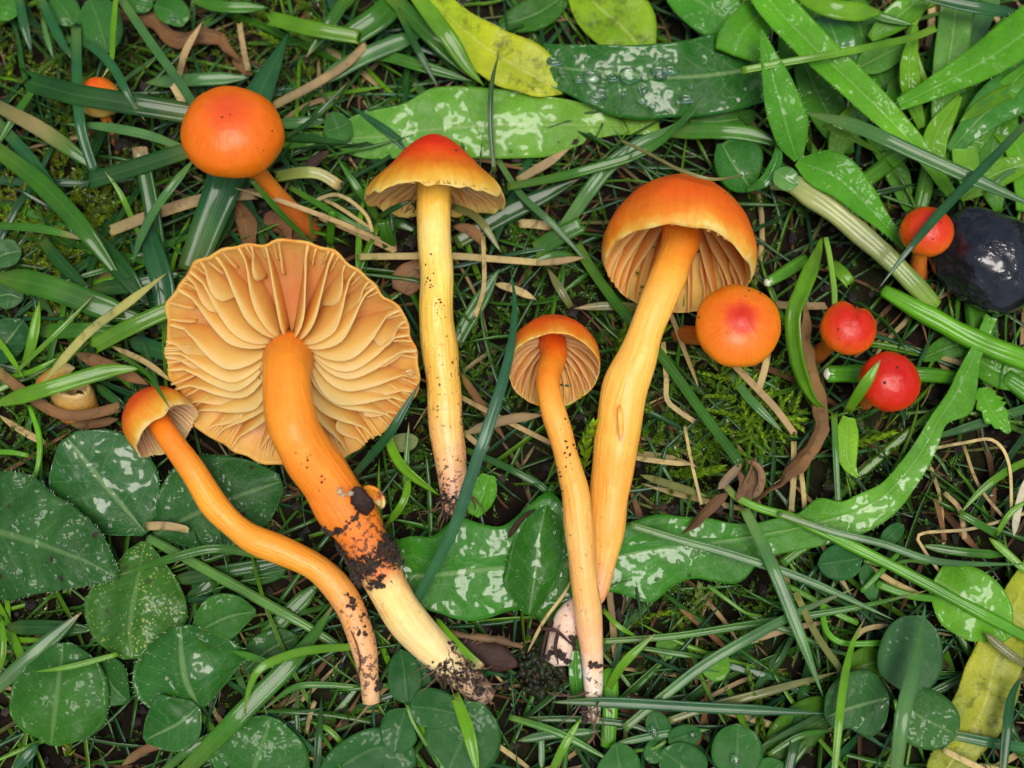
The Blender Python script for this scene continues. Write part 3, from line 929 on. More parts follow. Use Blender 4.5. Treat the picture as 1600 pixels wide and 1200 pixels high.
# --- those still standing
def standing(label, cx, cy, h, axis, R, H, prof, stops, base, stem_r, stem_stops, seed, wobamp=0.022, dent=None, dirt=((0, 0.0), (0.6, 0.1), (1.0, 0.6)), rough=0.36, flesh=0.3, gills=True):
    c = W(cx, cy, h)
    ax = CV(*axis).normalized()
    k = depth_scale(c)
    root = mushroom(label, W(base[0], base[1], 0))
    w = make_wob(seed, wobamp, (2, 3, 4, 7)); rim = make_wob(seed + 1, wobamp * 2, (2, 3, 5))
    mc = mat_cap('standing_cap_skin_%d' % seed, stops, rough=rough)
    cap, o, inner = make_cap(root, c, ax, R * k, H * k, prof, mc, flesh * R * k, w, rim, seg=80, dent=dent)
    if gills:
        mg = mat_gill('hidden_gill_%d' % seed, [(0.0, ORG), (0.5, ORY), (1.0, YEL)])
        add_gills(cap, inner, R * k, 22, 0.22, mg, w, seed + 5, rs=0.24, shorts=0, th=0.05)
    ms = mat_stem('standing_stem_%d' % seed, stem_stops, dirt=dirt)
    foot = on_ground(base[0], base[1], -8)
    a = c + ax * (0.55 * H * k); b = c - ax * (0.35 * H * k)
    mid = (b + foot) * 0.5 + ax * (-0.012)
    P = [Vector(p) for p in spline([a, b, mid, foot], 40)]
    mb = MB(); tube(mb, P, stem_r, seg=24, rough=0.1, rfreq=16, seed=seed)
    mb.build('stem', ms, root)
    return root

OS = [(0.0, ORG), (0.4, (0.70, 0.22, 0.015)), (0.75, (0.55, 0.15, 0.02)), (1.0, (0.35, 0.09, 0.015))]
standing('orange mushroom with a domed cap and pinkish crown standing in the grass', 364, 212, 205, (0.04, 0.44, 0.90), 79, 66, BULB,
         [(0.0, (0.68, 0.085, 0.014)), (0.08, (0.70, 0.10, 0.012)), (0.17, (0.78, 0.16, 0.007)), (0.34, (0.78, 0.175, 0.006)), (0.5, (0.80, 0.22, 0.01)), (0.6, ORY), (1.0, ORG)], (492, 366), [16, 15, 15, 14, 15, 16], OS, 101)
standing('half-hidden yellow mushroom behind the dark split-ended grass blade', 156, 158, 36, (0.0, 0.62, 0.78), 33, 38, BULB,
         [(0.0, ORD), (0.2, ORG), (0.3, YEL), (0.5, PYE), (0.6, PYE), (1.0, YEL)], (182, 232), [8, 8, 8, 9, 9], OS, 111)
standing('orange mushroom with a flat dome and rough red centre under the bell cap', 1152, 511, 150, (-0.0, 0.30, 0.95), 67, 44, KNOB,
         [(0.0, (0.60, 0.030, 0.012)), (0.09, (0.64, 0.05, 0.012)), (0.16, (0.78, 0.17, 0.008)), (0.34, (0.79, 0.20, 0.006)), (0.5, (0.83, 0.31, 0.02)), (0.6, ORY), (1.0, ORG)], (1062, 516), [16, 15, 15, 15, 16], OS, 121)
def notch(q):
    a = math.atan2(q.y, q.x); d = abs((a - 1.25 + math.pi) % (2 * math.pi) - math.pi)
    k = math.exp(-(d / 0.30) ** 2) * min(1, Vector((q.x, q.y)).length / 0.03)
    return Vector((q.x * (1 - 0.24 * k), q.y * (1 - 0.24 * k), q.z * (1 - 0.12 * k)))
standing('red button mushroom with a notched lobed cap beside the twisted grass blade', 1324, 514, 120, (0.14, 0.30, 0.93), 44, 36, KNOB,
         [(0.0, (0.54, 0.014, 0.004)), (0.2, (0.58, 0.026, 0.004)), (0.30, (0.66, 0.075, 0.006)), (0.5, ORG), (0.6, ORG), (1.0, ORG)], (1278, 552), [13, 12, 12, 13, 14], OS, 131, dent=notch, rough=0.3)
standing('round scarlet button mushroom crossed by a bright grass blade', 1388, 598, 115, (0.18, 0.24, 0.94), 48, 41, KNOB,
         [(0.0, (0.52, 0.012, 0.006)), (0.25, (0.56, 0.020, 0.005)), (0.5, (0.64, 0.055, 0.006)), (0.6, ORD), (1.0, ORG)], (1350, 630), [13, 12, 12, 13, 14], OS, 141, rough=0.28)
standing('small orange-red button mushroom touching the wet black stone', 1447, 364, 95, (0.02, 0.36, 0.92), 41, 37, KNOB,
         [(0.0, (0.56, 0.02, 0.004)), (0.2, (0.62, 0.045, 0.005)), (0.34, (0.72, 0.11, 0.006)), (0.5, ORG), (0.6, ORG), (1.0, ORG)], (1436, 442), [13, 12, 12, 13, 14], OS, 151, rough=0.32)
standing('tiny red mushroom bud beside the brown withered leaf', 1236, 534, 20, (-0.2, 0.3, 0.9), 9, 11, BULB,
         [(0.0, RED), (0.5, SCA), (1.0, SCA)], (1240, 545), [4, 4, 4], OS, 161, gills=False)

def broken_stump():
    root = mushroom('broken hollow mushroom stump with an olive ragged rim', W(118, 640, 0))
    mb = MB()
    P = [Vector(p) for p in spline([W(122, 645, 0), W(117, 628, 20), W(113, 612, 42), W(112, 603, 54)], 14)]
    tube(mb, P, [32, 34, 33, 28], seg=30, rough=0.16, rfreq=30, close=(True, False), flat=0.8)
    n = 30
    top = [mb.v[-n + j] for j in range(n)]
    cc = sum(top, Vector()) / n
    for ring, (s, dz) in enumerate([(0.80, 0.002), (0.66, -0.012), (0.5, -0.03), (0.2, -0.034)]):
        for j in range(n):
            r = 1 + 0.14 * math.sin(j * 1.9) + 0.08 * math.sin(j * 4.7)
            mb.v.append(cc + (top[j] - cc) * s * (r if ring == 0 else 1) + Vector((0, 0, dz + (0.004 * math.sin(j * 2.7) if ring == 0 else 0))))
            mb.uv.append((j / n, 1.0))
    b = len(mb.v) - 5 * n
    for k in range(4):
        for j in range(n):
            a = b + k * n + j; e = b + k * n + (j + 1) % n
            mb.f.append((a, e, e + n, a + n))
    ms = mat_stem('olive_stump', [(0.0, (0.42, 0.17, 0.03)), (0.5, (0.55, 0.26, 0.04)), (0.85, (0.50, 0.32, 0.09)), (1.0, (0.52, 0.36, 0.14))], dirt=((0, 0.3), (0.9, 0.2), (1.0, 0.4)))
    mb.build('stem', ms, root)
    mb = MB(); pth, _ = path3([(52, 612), (72, 594), (98, 578), (116, 575)], [26, 36, 44, 46], 16)
    ribbon(mb, pth, 26, (0.5, 0.34, 0.10), fold=-0.5, tip='both', th=0.004)
    mb.build('cap_scrap', ms, root)
broken_stump()

# ------------------------------------------------------------------ leaves
def ov(w, skew=0.0, p=0.5, n=13, heart=0.0):
    out = []
    for i in range(n):
        t = i / (n - 1)
        t = t ** (2 ** (-skew))
        out.append(w * max(0.0, 1 - (2 * t - 1) ** 2) ** p)
    if heart: out[0] = w * heart
    return out

def smooth_list(vals, t):
    v = np.array(vals, dtype=float)
    q = np.concatenate([[2 * v[0] - v[1]], v, [2 * v[-1] - v[-2]]])
    x = np.clip(t * (len(v) - 1), 0, len(v) - 1.0001)
    i = x.astype(int); f = x - i
    p0, p1, p2, p3 = q[i], q[i + 1], q[i + 2], q[i + 3]
    return np.maximum(0.3, 0.5 * (2 * p1 + (p2 - p0) * f + (2 * p0 - 5 * p1 + 4 * p2 - p3) * f * f + (3 * p1 - p0 - 3 * p2 + p3) * f ** 3))

def leaf(label, pts, h, wl, wr, colour, mat='leaf', fold=0.10, curl=0.0, bumps=3.0, bfreq=22, teeth=0.0, nteeth=0, name='leaf', cat='leaf', group=None, hairs=0, th=0.0022, roll=0.0, cols=15, n=None, bite=None, smoothw=2, hairlen=7):
    P, plen = path3(pts, h, n or None)
    if n is None:
        P, plen = path3(pts, h, int(max(18, min(80, plen_of(pts) / 5))))
    n = len(P)
    T = tangents(P)
    t = np.linspace(0, 1, n)
    L = smooth_list(wl, t); R_ = smooth_list(wr, t)
    for _ in range(smoothw):
        for a in (L, R_):
            a[1:-1] = (a[:-2] + 2 * a[1:-1] + a[2:]) / 4
    us = np.linspace(-1, 1, cols)
    mb = MB()
    off = Vector((random.random() * 40, random.random() * 40, 0))
    top = []
    for i in range(n):
        side = NREF.cross(T[i]).normalized()
        nor = T[i].cross(side).normalized()
        if roll:
            q = Matrix.Rotation(roll * (t[i] - 0.5) if isinstance(roll, float) else lerp_list(roll, np.array([t[i]]))[0], 3, T[i])
            side = q @ side; nor = q @ nor
        k = depth_scale(P[i])
        for u in us:                       # u = +1 is the left-hand edge looking along the midrib
            w = (L[i] if u > 0 else R_[i])
            if teeth and nteeth:
                ph = (t[i] * nteeth + (0.37 if u > 0 else 0.0)) % 1
                w = w * (1 + teeth * (ph - 0.5) * abs(u) ** 6)
            x = u * w * k
            if bite is not None:
                for bt, bu, br in bite:
                    d = math.hypot((t[i] - bt) * plen, (u * w - bu))
                    if d < br and abs(u) > 0.05:
                        x *= 0.45 + 0.55 * d / br
            z = (fold * abs(u) + curl * u * u) * w * k
            p = P[i] + side * x
            e = mnoise.noise(p * bfreq + off) * bumps + 0.35 * bumps * mnoise.noise(p * bfreq * 2.7 + off)
            # blade swells between the side veins and dips at the midrib
            z += 0.001 * e * (0.4 + abs(u)) - 0.0012 * math.exp(-(u * 9) ** 2)
            top.append(p + nor * z)
            mb.v.append(p + nor * z)
            mb.uv.append((0.5 + u * 0.5, t[i])); mb.t.append(col_at(colour, t[i]))
    m = n * cols
    for i in range(n):
        nor = T[i].cross(NREF.cross(T[i]).normalized()).normalized()
        for j in range(cols):
            mb.v.append(mb.v[i * cols + j] - nor * th)
            mb.uv.append(mb.uv[i * cols + j]); mb.t.append(mb.t[i * cols + j])
    for i in range(n - 1):
        for j in range(cols - 1):
            a = i * cols + j
            mb.f.append((a, a + cols, a + cols + 1, a + 1)[::-1])
            mb.f.append((m + a, m + a + cols, m + a + cols + 1, m + a + 1))
        for j, fl in ((0, 0), (cols - 1, 1)):
            a = i * cols + j
            f = (a, a + cols, m + a + cols, m + a)
            mb.f.append(f if fl else f[::-1])
    for i, fl in ((0, 0), (n - 1, 1)):
        for j in range(cols - 1):
            a = i * cols + j
            f = (a, a + 1, m + a + 1, m + a)
            mb.f.append(f if not fl else f[::-1])
    o = mb.build(name, M[mat], origin=P[0])
    tag(o, label, cat, group)
    if hairs:
        hb = MB()
        for _ in range(int(hairs * 0.6)):
            i = random.randrange(1, n - 1)
            j = random.choice([0, cols - 1, random.randrange(cols), random.randrange(cols)])
            p = top[i * cols + j]
            side = NREF.cross(T[i]).normalized()
            d = (side * ((us[j]) * random.uniform(0.3, 1.0)) + NREF * random.uniform(0.4, 1.0) + T[i] * random.uniform(-0.3, 0.6)).normalized()
            ln = hairlen * 0.001 * random.uniform(0.5, 1.2)
            s = d.cross(T[i]).normalized() * 0.00045
            s2 = d.cross(s).normalized() * 0.00045
            b = len(hb.v)
            for q in (p + s, p - s * 0.5 + s2, p - s * 0.5 - s2, p + d * ln):
                hb.v.append(q); hb.uv.append((0, 0)); hb.t.append((0.42, 0.52, 0.34))
            hb.f += [(b, b + 1, b + 3), (b + 1, b + 2, b + 3), (b + 2, b, b + 3)]
        ho = hb.build('leaf_hairs', M['hair'], o, origin=o.location.copy())
        tag(ho, kind='stuff')
    return o

def plen_of(pts):
    return sum(math.dist(a[:2], b[:2]) for a, b in zip(pts, pts[1:]))

# long lobed wet leaf running under the stalks
leaf('long lobed wet leaf with pale midrib passing under the two mushroom stems',
     [(1548, 495), (1530, 540), (1500, 604), (1468, 655), (1431, 719), (1375, 780), (1300, 812), (1200, 834), (1100, 850), (1000, 864), (900, 882), (800, 887), (700, 897), (612, 905)],
     [40, 46, 50, 46, 40, 34, 28, 22, 16, 8, 6, 10, 22, 20],
     # left-hand edge looking along = lower edge in the photograph
     [10, 10, 12, 26, 36, 13, 17, 21, 26, 30, 34, 36, 36, 34, 34, 36, 66, 62, 50, 58, 78, 62, 50, 88, 96, 70, 66, 74, 74, 60, 46, 34],
     [10, 10, 12, 16, 14, 14, 16, 17, 18, 20, 24, 22, 40, 22, 22, 20, 26, 40, 46, 56, 52, 48, 44, 84, 118, 96, 66, 74, 88, 62, 66, 56],
     [(0.0, (0.095, 0.307, 0.025)), (0.3, (0.123, 0.354, 0.031)), (0.5, (0.052, 0.236, 0.019)), (0.75, (0.033, 0.189, 0.012)), (1.0, (0.038, 0.201, 0.014))],
     'leaf_wet', fold=0.12, bumps=7, bfreq=17, smoothw=1, cols=21, n=150, hairs=150)
# the end of its middle lobe, folded over
leaf('small wet leaf lobe folded over the lobed leaf beside the crossing stems',
     [(826, 962), (836, 900), (842, 840), (858, 772), (864, 757)], [26, 34, 40, 40, 32], [6, 44, 46, 42, 30, 16, 2], [10, 26, 40, 46, 40, 18, 2],
     (0.028, 0.147, 0.012), 'leaf_wet', fold=-0.25, curl=-0.15, bumps=5, hairs=40)
# pale broad leaf behind the cone cap
leaf('broad pale green wet leaf behind the red cone cap', [(1030, 196), (960, 196), (905, 195), (835, 194), (770, 195), (670, 203), (580, 214), (509, 216)], [14, 20, 26, 30, 34, 32, 28, 22],
     [14, 14, 18, 34, 50, 53, 52, 48, 44, 40, 36, 28, 6], [16, 18, 24, 38, 44, 54, 58, 64, 66, 46, 44, 36, 6],
     [(0.0, (0.190, 0.389, 0.025)), (0.35, (0.142, 0.354, 0.031)), (1.0, (0.109, 0.319, 0.043))], 'leaf_pale', fold=-0.06, bumps=5, bfreq=18, cols=21, n=90)
leaf('yellowing leaf with dark specks reaching over the pale leaf', [(655, -30), (690, 14), (722, 44), (756, 72), (804, 102), (850, 128), (880, 144)], [30, 44, 54, 58, 58, 52, 44],
     [16, 22, 25, 28, 34, 38, 44, 46, 36, 8], [18, 22, 24, 26, 34, 40, 42, 34, 26, 4], [(0.0, (0.285, 0.472, 0.019)), (0.6, (0.44, 0.50, 0.025)), (1.0, (0.38, 0.46, 0.03))], 'leaf_yellow', fold=0.10, bumps=4, hairs=90, cols=17)
leaf('dark green glossy leaf covered with water drops', [(1215, 100), (1120, 116), (1040, 120), (950, 113), (880, 106), (842, 100)], [50, 60, 66, 66, 62, 56],
     [52, 56, 60, 62, 62, 68, 66, 52, 36, 28], [30, 52, 66, 60, 54, 50, 44, 42, 38, 34], (0.019, 0.130, 0.010), 'leaf_wet', fold=0.04, curl=-0.10, bumps=5, bfreq=13, cols=21, n=70)
leaf('dull yellow-green leaf behind the dark glossy leaf', [(890, -30), (935, 10), (975, 45), (1010, 85)], [30, 36, 36, 30], [10, 40, 56, 52, 20], [10, 36, 46, 40, 14], (0.190, 0.354, 0.012), 'leaf_yellow', fold=0.05, bumps=5)
leaf('green leaf blade with pale midrib above the dark glossy leaf', [(1040, -40), (1090, 0), (1130, 26), (1170, 46)], [60, 66, 66, 60], [20, 34, 40, 36, 8], [20, 34, 42, 36, 8], (0.052, 0.236, 0.019), 'leaf', fold=0.1, bumps=4)
leaf('bright leaf with a straight cut edge over the glossy leaf', [(1190, 20), (1160, 50), (1146, 86)], [84, 88, 84], [30, 34, 38, 40], [28, 30, 34, 30], (0.081, 0.295, 0.015), 'leaf', fold=0.06, bumps=3)
leaf('upright lance-shaped leaf with a hairy edge rising beside the pale stalk', [(1246, 250), (1233, 212), (1222, 170), (1210, 128), (1197, 85), (1188, 47)], [70, 95, 115, 128, 134, 132],
     [6, 22, 26, 27, 22, 14, 8, 2], [8, 26, 34, 31, 26, 20, 12, 3], (0.071, 0.277, 0.019), 'leaf', fold=0.28, bumps=3, hairs=80)
leaf('lance-shaped leaf with a hairy edge slanting down to the small button mushroom', [(1246, 252), (1285, 266), (1315, 282), (1352, 318), (1382, 350), (1414, 386)], [70, 84, 88, 80, 66, 48],
     [4, 28, 34, 30, 24, 16, 10, 7], [8, 28, 32, 28, 24, 16, 10, 7], (0.071, 0.283, 0.015), 'leaf', fold=0.22, bumps=3, hairs=80)
leaf('long strap-shaped bright leaf with pale midrib and bristles', [(1190, -20), (1212, 12), (1262, 64), (1337, 135), (1394, 191), (1440, 240), (1486, 302)], [120, 120, 116, 108, 96, 80, 56],
     [26, 28, 28, 26, 24, 22, 18, 12, 9], [26, 28, 28, 27, 25, 22, 16, 12, 9], [(0.0, (0.095, 0.342, 0.012)), (1.0, (0.123, 0.366, 0.019))], 'leaf', fold=0.24, bumps=3, hairs=130, cols=17)
leaf('dark wet leaf with a grey sheen under the strap-shaped leaf', [(1290, 20), (1306, 60), (1322, 116)], [50, 58, 50], ov(32), ov(34), (0.038, 0.177, 0.031), 'leaf_wet', bumps=6)
leaf('wet pale-veined leaf lying under the thin grass blade', [(1425, 64), (1380, 86), (1330, 112)], [44, 46, 40], [4, 18, 24, 20, 4], [4, 18, 24, 18, 4], (0.095, 0.283, 0.037), 'leaf_pale', bumps=5)
leaf('pale upright leaf with a broad grey-green rib', [(1462, 226), (1474, 160), (1481, 110), (1488, 60), (1494, 10)], [40, 56, 64, 70, 74], [10, 15, 22, 26, 27, 26], [10, 15, 22, 26, 27, 26], (0.123, 0.307, 0.062), 'leaf_pale', fold=0.2, bumps=4)
leaf('bright toothed leaf with pale midrib slanting over the upright ribbed leaf', [(1640, 20), (1600, 52), (1555, 84), (1500, 116), (1450, 142), (1404, 164)], [110, 112, 112, 108, 100, 88], [34, 34, 32, 28, 22, 16, 10], [34, 36, 34, 28, 22, 16, 10], (0.090, 0.319, 0.012), 'leaf', fold=0.22, bumps=4, hairs=60)
leaf('wet leaf shining grey behind the toothed leaf', [(1640, 100), (1596, 134), (1544, 172), (1484, 236)], [60, 66, 66, 50], [34, 38, 34, 22, 8], [34, 36, 34, 22, 8], (0.057, 0.236, 0.031), 'leaf_wet', fold=0.1, bumps=6)
leaf('light green short leaf stub beneath crossing grass blades', [(1506, 232), (1510, 258), (1516, 292)], [60, 64, 56], [20, 22, 18, 14], [18, 20, 18, 14], (0.152, 0.378, 0.031), 'leaf', bumps=3)
leaf('bright green leaf at the far edge above the black stone', [(1560, 200), (1590, 230), (1604, 280), (1600, 330)], [40, 46, 44, 36], [14, 26, 26, 14], [14, 22, 22, 12], (0.095, 0.319, 0.012), 'leaf', bumps=4)
leaf('curled round glossy leaf above the big bell cap', [(1128, 224), (1142, 250), (1160, 276), (1176, 298)], [54, 60, 58, 46], [14, 36, 46, 44, 26, 4], [8, 22, 32, 34, 26, 4], (0.028, 0.147, 0.017), 'leaf_wet', fold=0.1, curl=0.25, bumps=6)
leaf('narrow curled leaf rim beside the round glossy leaf', [(1216, 226), (1212, 254), (1196, 282), (1168, 298)], [84, 86, 78, 60], [3, 9, 10, 8, 2], [3, 8, 10, 8, 2], (0.033, 0.177, 0.019), 'leaf_wet', fold=0.3, bumps=2)
leaf('small round leaf with grey wet face on the pale stalk', [(1210, 268), (1226, 278), (1246, 290)], [96, 98, 94], ov(19), ov(19), (0.095, 0.260, 0.062), 'leaf_wet', bumps=2)
leaf('small jagged leaf below the curved green stalk', [(1534, 606), (1548, 640), (1578, 676)], [30, 36, 28], [8, 22, 24, 14, 4], [8, 18, 18, 12, 4], (0.085, 0.307, 0.012), 'leaf', teeth=0.5, nteeth=5, bumps=3)
leaf('bright small leaf below the scarlet button mushroom', [(1326, 652), (1322, 690), (1326, 724), (1340, 746)], [36, 42, 40, 30], [10, 18, 17, 12, 2], [10, 18, 18, 12, 2], (0.190, 0.425, 0.031), 'leaf', fold=0.25, bumps=2)
leaf('crinkled bright leaf beside the yellowing leaf', [(1460, 905), (1510, 935), (1545, 965), (1574, 1000)], [40, 48, 48, 38], [24, 46, 50, 40, 10], [18, 52, 56, 46, 10], (0.114, 0.342, 0.015), 'leaf_pale', fold=0.05, bumps=8, hairs=50)
leaf('long yellow leaf with brown blotches', [(1620, 880), (1580, 960), (1556, 1040), (1536, 1110), (1500, 1170), (1470, 1215)], [30, 34, 36, 34, 28, 20], [22, 34, 36, 42, 40, 30, 20], [20, 26, 34, 44, 50, 44, 30], [(0.0, (0.34, 0.40, 0.03)), (0.5, (0.40, 0.42, 0.05)), (1.0, (0.28, 0.32, 0.04))], 'leaf_yellow', fold=0.1, bumps=6, hairs=70)
leaf('dim dark green leaf lying below the wet clover leaflet', [(1195, 1190), (1230, 1150), (1270, 1118), (1310, 1096)], [14, 18, 18, 12], [10, 28, 34, 28, 8], [14, 34, 36, 28, 8], (0.048, 0.142, 0.009), 'leaf', bumps=4)
leaf('dim olive leaf behind the round clover leaflet', [(1325, 1050), (1350, 1040), (1385, 1030)], [20, 24, 20], ov(28), ov(28), (0.067, 0.177, 0.009), 'leaf', bumps=3)
leaf('narrow rough leaf standing beside the stem foot', [(904, 1100), (900, 1060), (899, 1025), (904, 996)], [10, 26, 34, 38], [6, 10, 11, 9, 3], [6, 12, 12, 9, 3], (0.057, 0.236, 0.019), 'leaf_wet', bumps=3)
leaf('small bright leaf at the foot of the cone-capped mushroom', [(740, 806), (752, 780), (764, 742)], [24, 32, 30], [10, 22, 24, 10], [8, 18, 20, 10], (0.085, 0.319, 0.012), 'leaf_wet', fold=0.2, bumps=3, hairs=20)
leaf('dull olive leaf scrap beside the big gilled cap', [(606, 690), (628, 692), (654, 686)], [24, 28, 24], ov(15), ov(15), (0.20, 0.24, 0.09), 'leaf', bumps=4)

# deeper leaves of the same rosettes, in the shade
DG = 'rosette leaves in the shade'
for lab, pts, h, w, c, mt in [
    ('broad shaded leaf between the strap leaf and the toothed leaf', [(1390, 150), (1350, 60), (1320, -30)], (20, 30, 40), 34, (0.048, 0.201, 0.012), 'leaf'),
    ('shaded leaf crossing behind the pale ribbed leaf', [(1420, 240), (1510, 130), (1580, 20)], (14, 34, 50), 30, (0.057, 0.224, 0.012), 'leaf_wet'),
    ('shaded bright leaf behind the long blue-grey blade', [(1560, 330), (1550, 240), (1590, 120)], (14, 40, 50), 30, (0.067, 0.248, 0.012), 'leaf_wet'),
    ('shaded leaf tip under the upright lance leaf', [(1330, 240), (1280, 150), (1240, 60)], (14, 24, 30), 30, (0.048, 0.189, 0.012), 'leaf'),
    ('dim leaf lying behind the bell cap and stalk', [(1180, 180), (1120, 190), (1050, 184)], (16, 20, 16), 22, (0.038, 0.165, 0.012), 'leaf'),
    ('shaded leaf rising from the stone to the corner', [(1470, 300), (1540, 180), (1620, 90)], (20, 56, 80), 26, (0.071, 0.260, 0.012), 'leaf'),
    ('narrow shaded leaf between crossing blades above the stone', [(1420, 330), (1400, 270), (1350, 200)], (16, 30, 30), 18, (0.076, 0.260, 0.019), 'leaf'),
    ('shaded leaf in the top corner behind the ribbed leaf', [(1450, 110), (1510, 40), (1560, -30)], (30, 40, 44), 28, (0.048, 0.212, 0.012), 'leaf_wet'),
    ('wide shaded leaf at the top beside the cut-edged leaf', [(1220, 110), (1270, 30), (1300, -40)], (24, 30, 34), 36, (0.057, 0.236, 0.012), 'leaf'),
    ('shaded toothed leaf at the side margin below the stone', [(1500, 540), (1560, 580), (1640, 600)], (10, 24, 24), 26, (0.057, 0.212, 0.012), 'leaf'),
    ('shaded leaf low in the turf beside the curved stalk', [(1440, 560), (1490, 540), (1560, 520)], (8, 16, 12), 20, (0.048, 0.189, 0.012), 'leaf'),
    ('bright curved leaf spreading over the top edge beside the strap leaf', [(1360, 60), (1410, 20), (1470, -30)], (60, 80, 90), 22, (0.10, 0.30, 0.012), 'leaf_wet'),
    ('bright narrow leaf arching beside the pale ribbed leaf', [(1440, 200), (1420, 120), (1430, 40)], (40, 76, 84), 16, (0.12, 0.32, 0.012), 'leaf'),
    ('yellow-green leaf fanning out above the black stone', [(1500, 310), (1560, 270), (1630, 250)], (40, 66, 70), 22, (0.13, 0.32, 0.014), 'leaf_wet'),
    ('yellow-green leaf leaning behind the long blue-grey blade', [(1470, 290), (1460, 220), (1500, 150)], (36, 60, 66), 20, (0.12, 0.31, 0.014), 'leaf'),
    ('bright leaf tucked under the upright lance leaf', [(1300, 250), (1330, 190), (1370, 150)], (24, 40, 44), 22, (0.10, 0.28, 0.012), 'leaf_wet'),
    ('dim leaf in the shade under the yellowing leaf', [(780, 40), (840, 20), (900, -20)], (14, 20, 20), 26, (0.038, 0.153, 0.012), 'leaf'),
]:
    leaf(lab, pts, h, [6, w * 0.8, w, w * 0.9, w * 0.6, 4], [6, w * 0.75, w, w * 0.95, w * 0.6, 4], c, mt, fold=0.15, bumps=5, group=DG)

# big soft leaves on the lower side
leaf('large hairy spotted leaf with a grey bloom', [(-70, 818), (0, 832), (60, 850), (120, 872), (184, 902)], [56, 68, 74, 72, 58], [60, 90, 96, 78, 66, 44, 4], [70, 108, 108, 88, 64, 40, 4], (0.025, 0.103, 0.024), 'leaf_spot', fold=-0.10, curl=-0.08, bumps=9, bfreq=24, hairs=260, teeth=0.035, nteeth=26, cols=23, n=70)
TRI = 'three-part leaf below the small bent mushroom'
leaf('wide rounded leaflet with a white wet shine beside the hairy spotted leaf', [(228, 834), (190, 790), (150, 742), (104, 684)], [22, 44, 62, 74], [6, 40, 68, 82, 86, 80, 60, 16], [10, 46, 70, 80, 80, 74, 56, 16], (0.027, 0.121, 0.030), 'leaf_wet', fold=0.05, curl=-0.16, bumps=7, bfreq=11, group=TRI, hairs=40, cols=21)
leaf('dark leaflet lying behind the wavy orange stem', [(240, 838), (300, 806), (370, 776), (440, 752)], [26, 34, 36, 30], [6, 54, 82, 84, 68, 46, 12], [6, 40, 62, 72, 68, 54, 14], (0.025, 0.112, 0.025), 'leaf_spot', fold=0.08, curl=-0.2, bumps=7, group=TRI, hairs=40, cols=19)
leaf('yellow-speckled leaflet with worn brown edges', [(226, 846), (218, 890), (208, 940), (202, 985), (206, 1030)], [32, 44, 50, 48, 40], [6, 32, 58, 76, 84, 78, 54, 14], [6, 34, 58, 72, 78, 70, 50, 14], (0.041, 0.144, 0.019), 'leaf_speck', fold=0.06, curl=-0.2, bumps=7, group=TRI, hairs=50, cols=19)
leaf('small folded round leaf beside the speckled leaflet', [(302, 992), (330, 976), (364, 962), (400, 956)], [50, 60, 62, 52], [8, 28, 40, 38, 26, 4], [8, 26, 34, 32, 22, 4], (0.034, 0.148, 0.018), 'leaf', fold=0.12, curl=-0.2, bumps=4)
leaf('broad heart-shaped leaf with fine white bristles below the speckled leaflet', [(312, 1108), (292, 1070), (284, 1030), (282, 978)], [46, 62, 68, 62], [12, 66, 86, 90, 86, 76, 56, 14], [12, 68, 90, 96, 94, 84, 62, 14], (0.025, 0.130, 0.016), 'leaf_wet', fold=-0.02, curl=-0.26, bumps=9, hairs=170, cols=19)
leaf('curled lower lobe of the bristly heart-shaped leaf', [(310, 1104), (280, 1130), (240, 1150), (226, 1158)], [54, 60, 52, 42], [6, 34, 44, 34, 6], [12, 44, 54, 40, 6], (0.025, 0.125, 0.018), 'leaf_wet', fold=0.05, curl=-0.2, bumps=3)
leaf('broad smooth heart-shaped leaf beside the lowest grass blade', [(78, 1166), (84, 1120), (92, 1060), (98, 1004)], [40, 54, 58, 50], [12, 62, 78, 80, 78, 68, 50, 12], [12, 60, 76, 78, 76, 66, 48, 12], [(0.0, (0.041, 0.166, 0.014)), (1.0, (0.025, 0.116, 0.021))], 'leaf', fold=0.10, curl=-0.34, bumps=9, hairs=50, cols=19)
leaf('small bristly leaf between the two heart-shaped leaves', [(200, 1096), (176, 1074), (160, 1046), (150, 1026)], [30, 36, 36, 28], [6, 28, 34, 26, 4], [6, 26, 34, 28, 4], (0.023, 0.112, 0.018), 'leaf', bumps=3, hairs=40)
leaf('rounded veined leaf at the edge below the broad grass blade', [(390, 1230), (400, 1190), (414, 1150), (424, 1120)], [26, 38, 42, 36], [40, 74, 80, 74, 56, 12], [40, 78, 84, 78, 58, 12], (0.027, 0.135, 0.018), 'leaf', fold=-0.05, bumps=5, hairs=40, cols=19)
leaf('dim leaf under the arched grass blade', [(380, 1050), (420, 1016), (466, 996)], [14, 20, 16], ov(30), ov(28), (0.022, 0.103, 0.018), 'leaf', bumps=3)
leaf('small dark leaf beneath the thin stalk', [(380, 905), (410, 898), (448, 890)], [14, 18, 14], ov(15), ov(15), (0.022, 0.108, 0.018), 'leaf', bumps=3)
leaf('wet grey-green leaf at the margin under the grass', [(-10, 465), (14, 460), (36, 468)], [40, 46, 38], ov(24), ov(24), (0.044, 0.135, 0.044), 'leaf_wet', bumps=3)
leaf('wet dark leaf at the margin below the grey-green one', [(-20, 560), (4, 540), (22, 520), (36, 500)], [34, 42, 42, 34], ov(36), ov(30), (0.022, 0.099, 0.029), 'leaf_wet', bumps=6)
leaf('wet pale leaf at the margin beneath the lying grass', [(-14, 408), (10, 396), (34, 392)], [30, 36, 28], ov(24), ov(22), (0.052, 0.153, 0.048), 'leaf_wet', bumps=4)
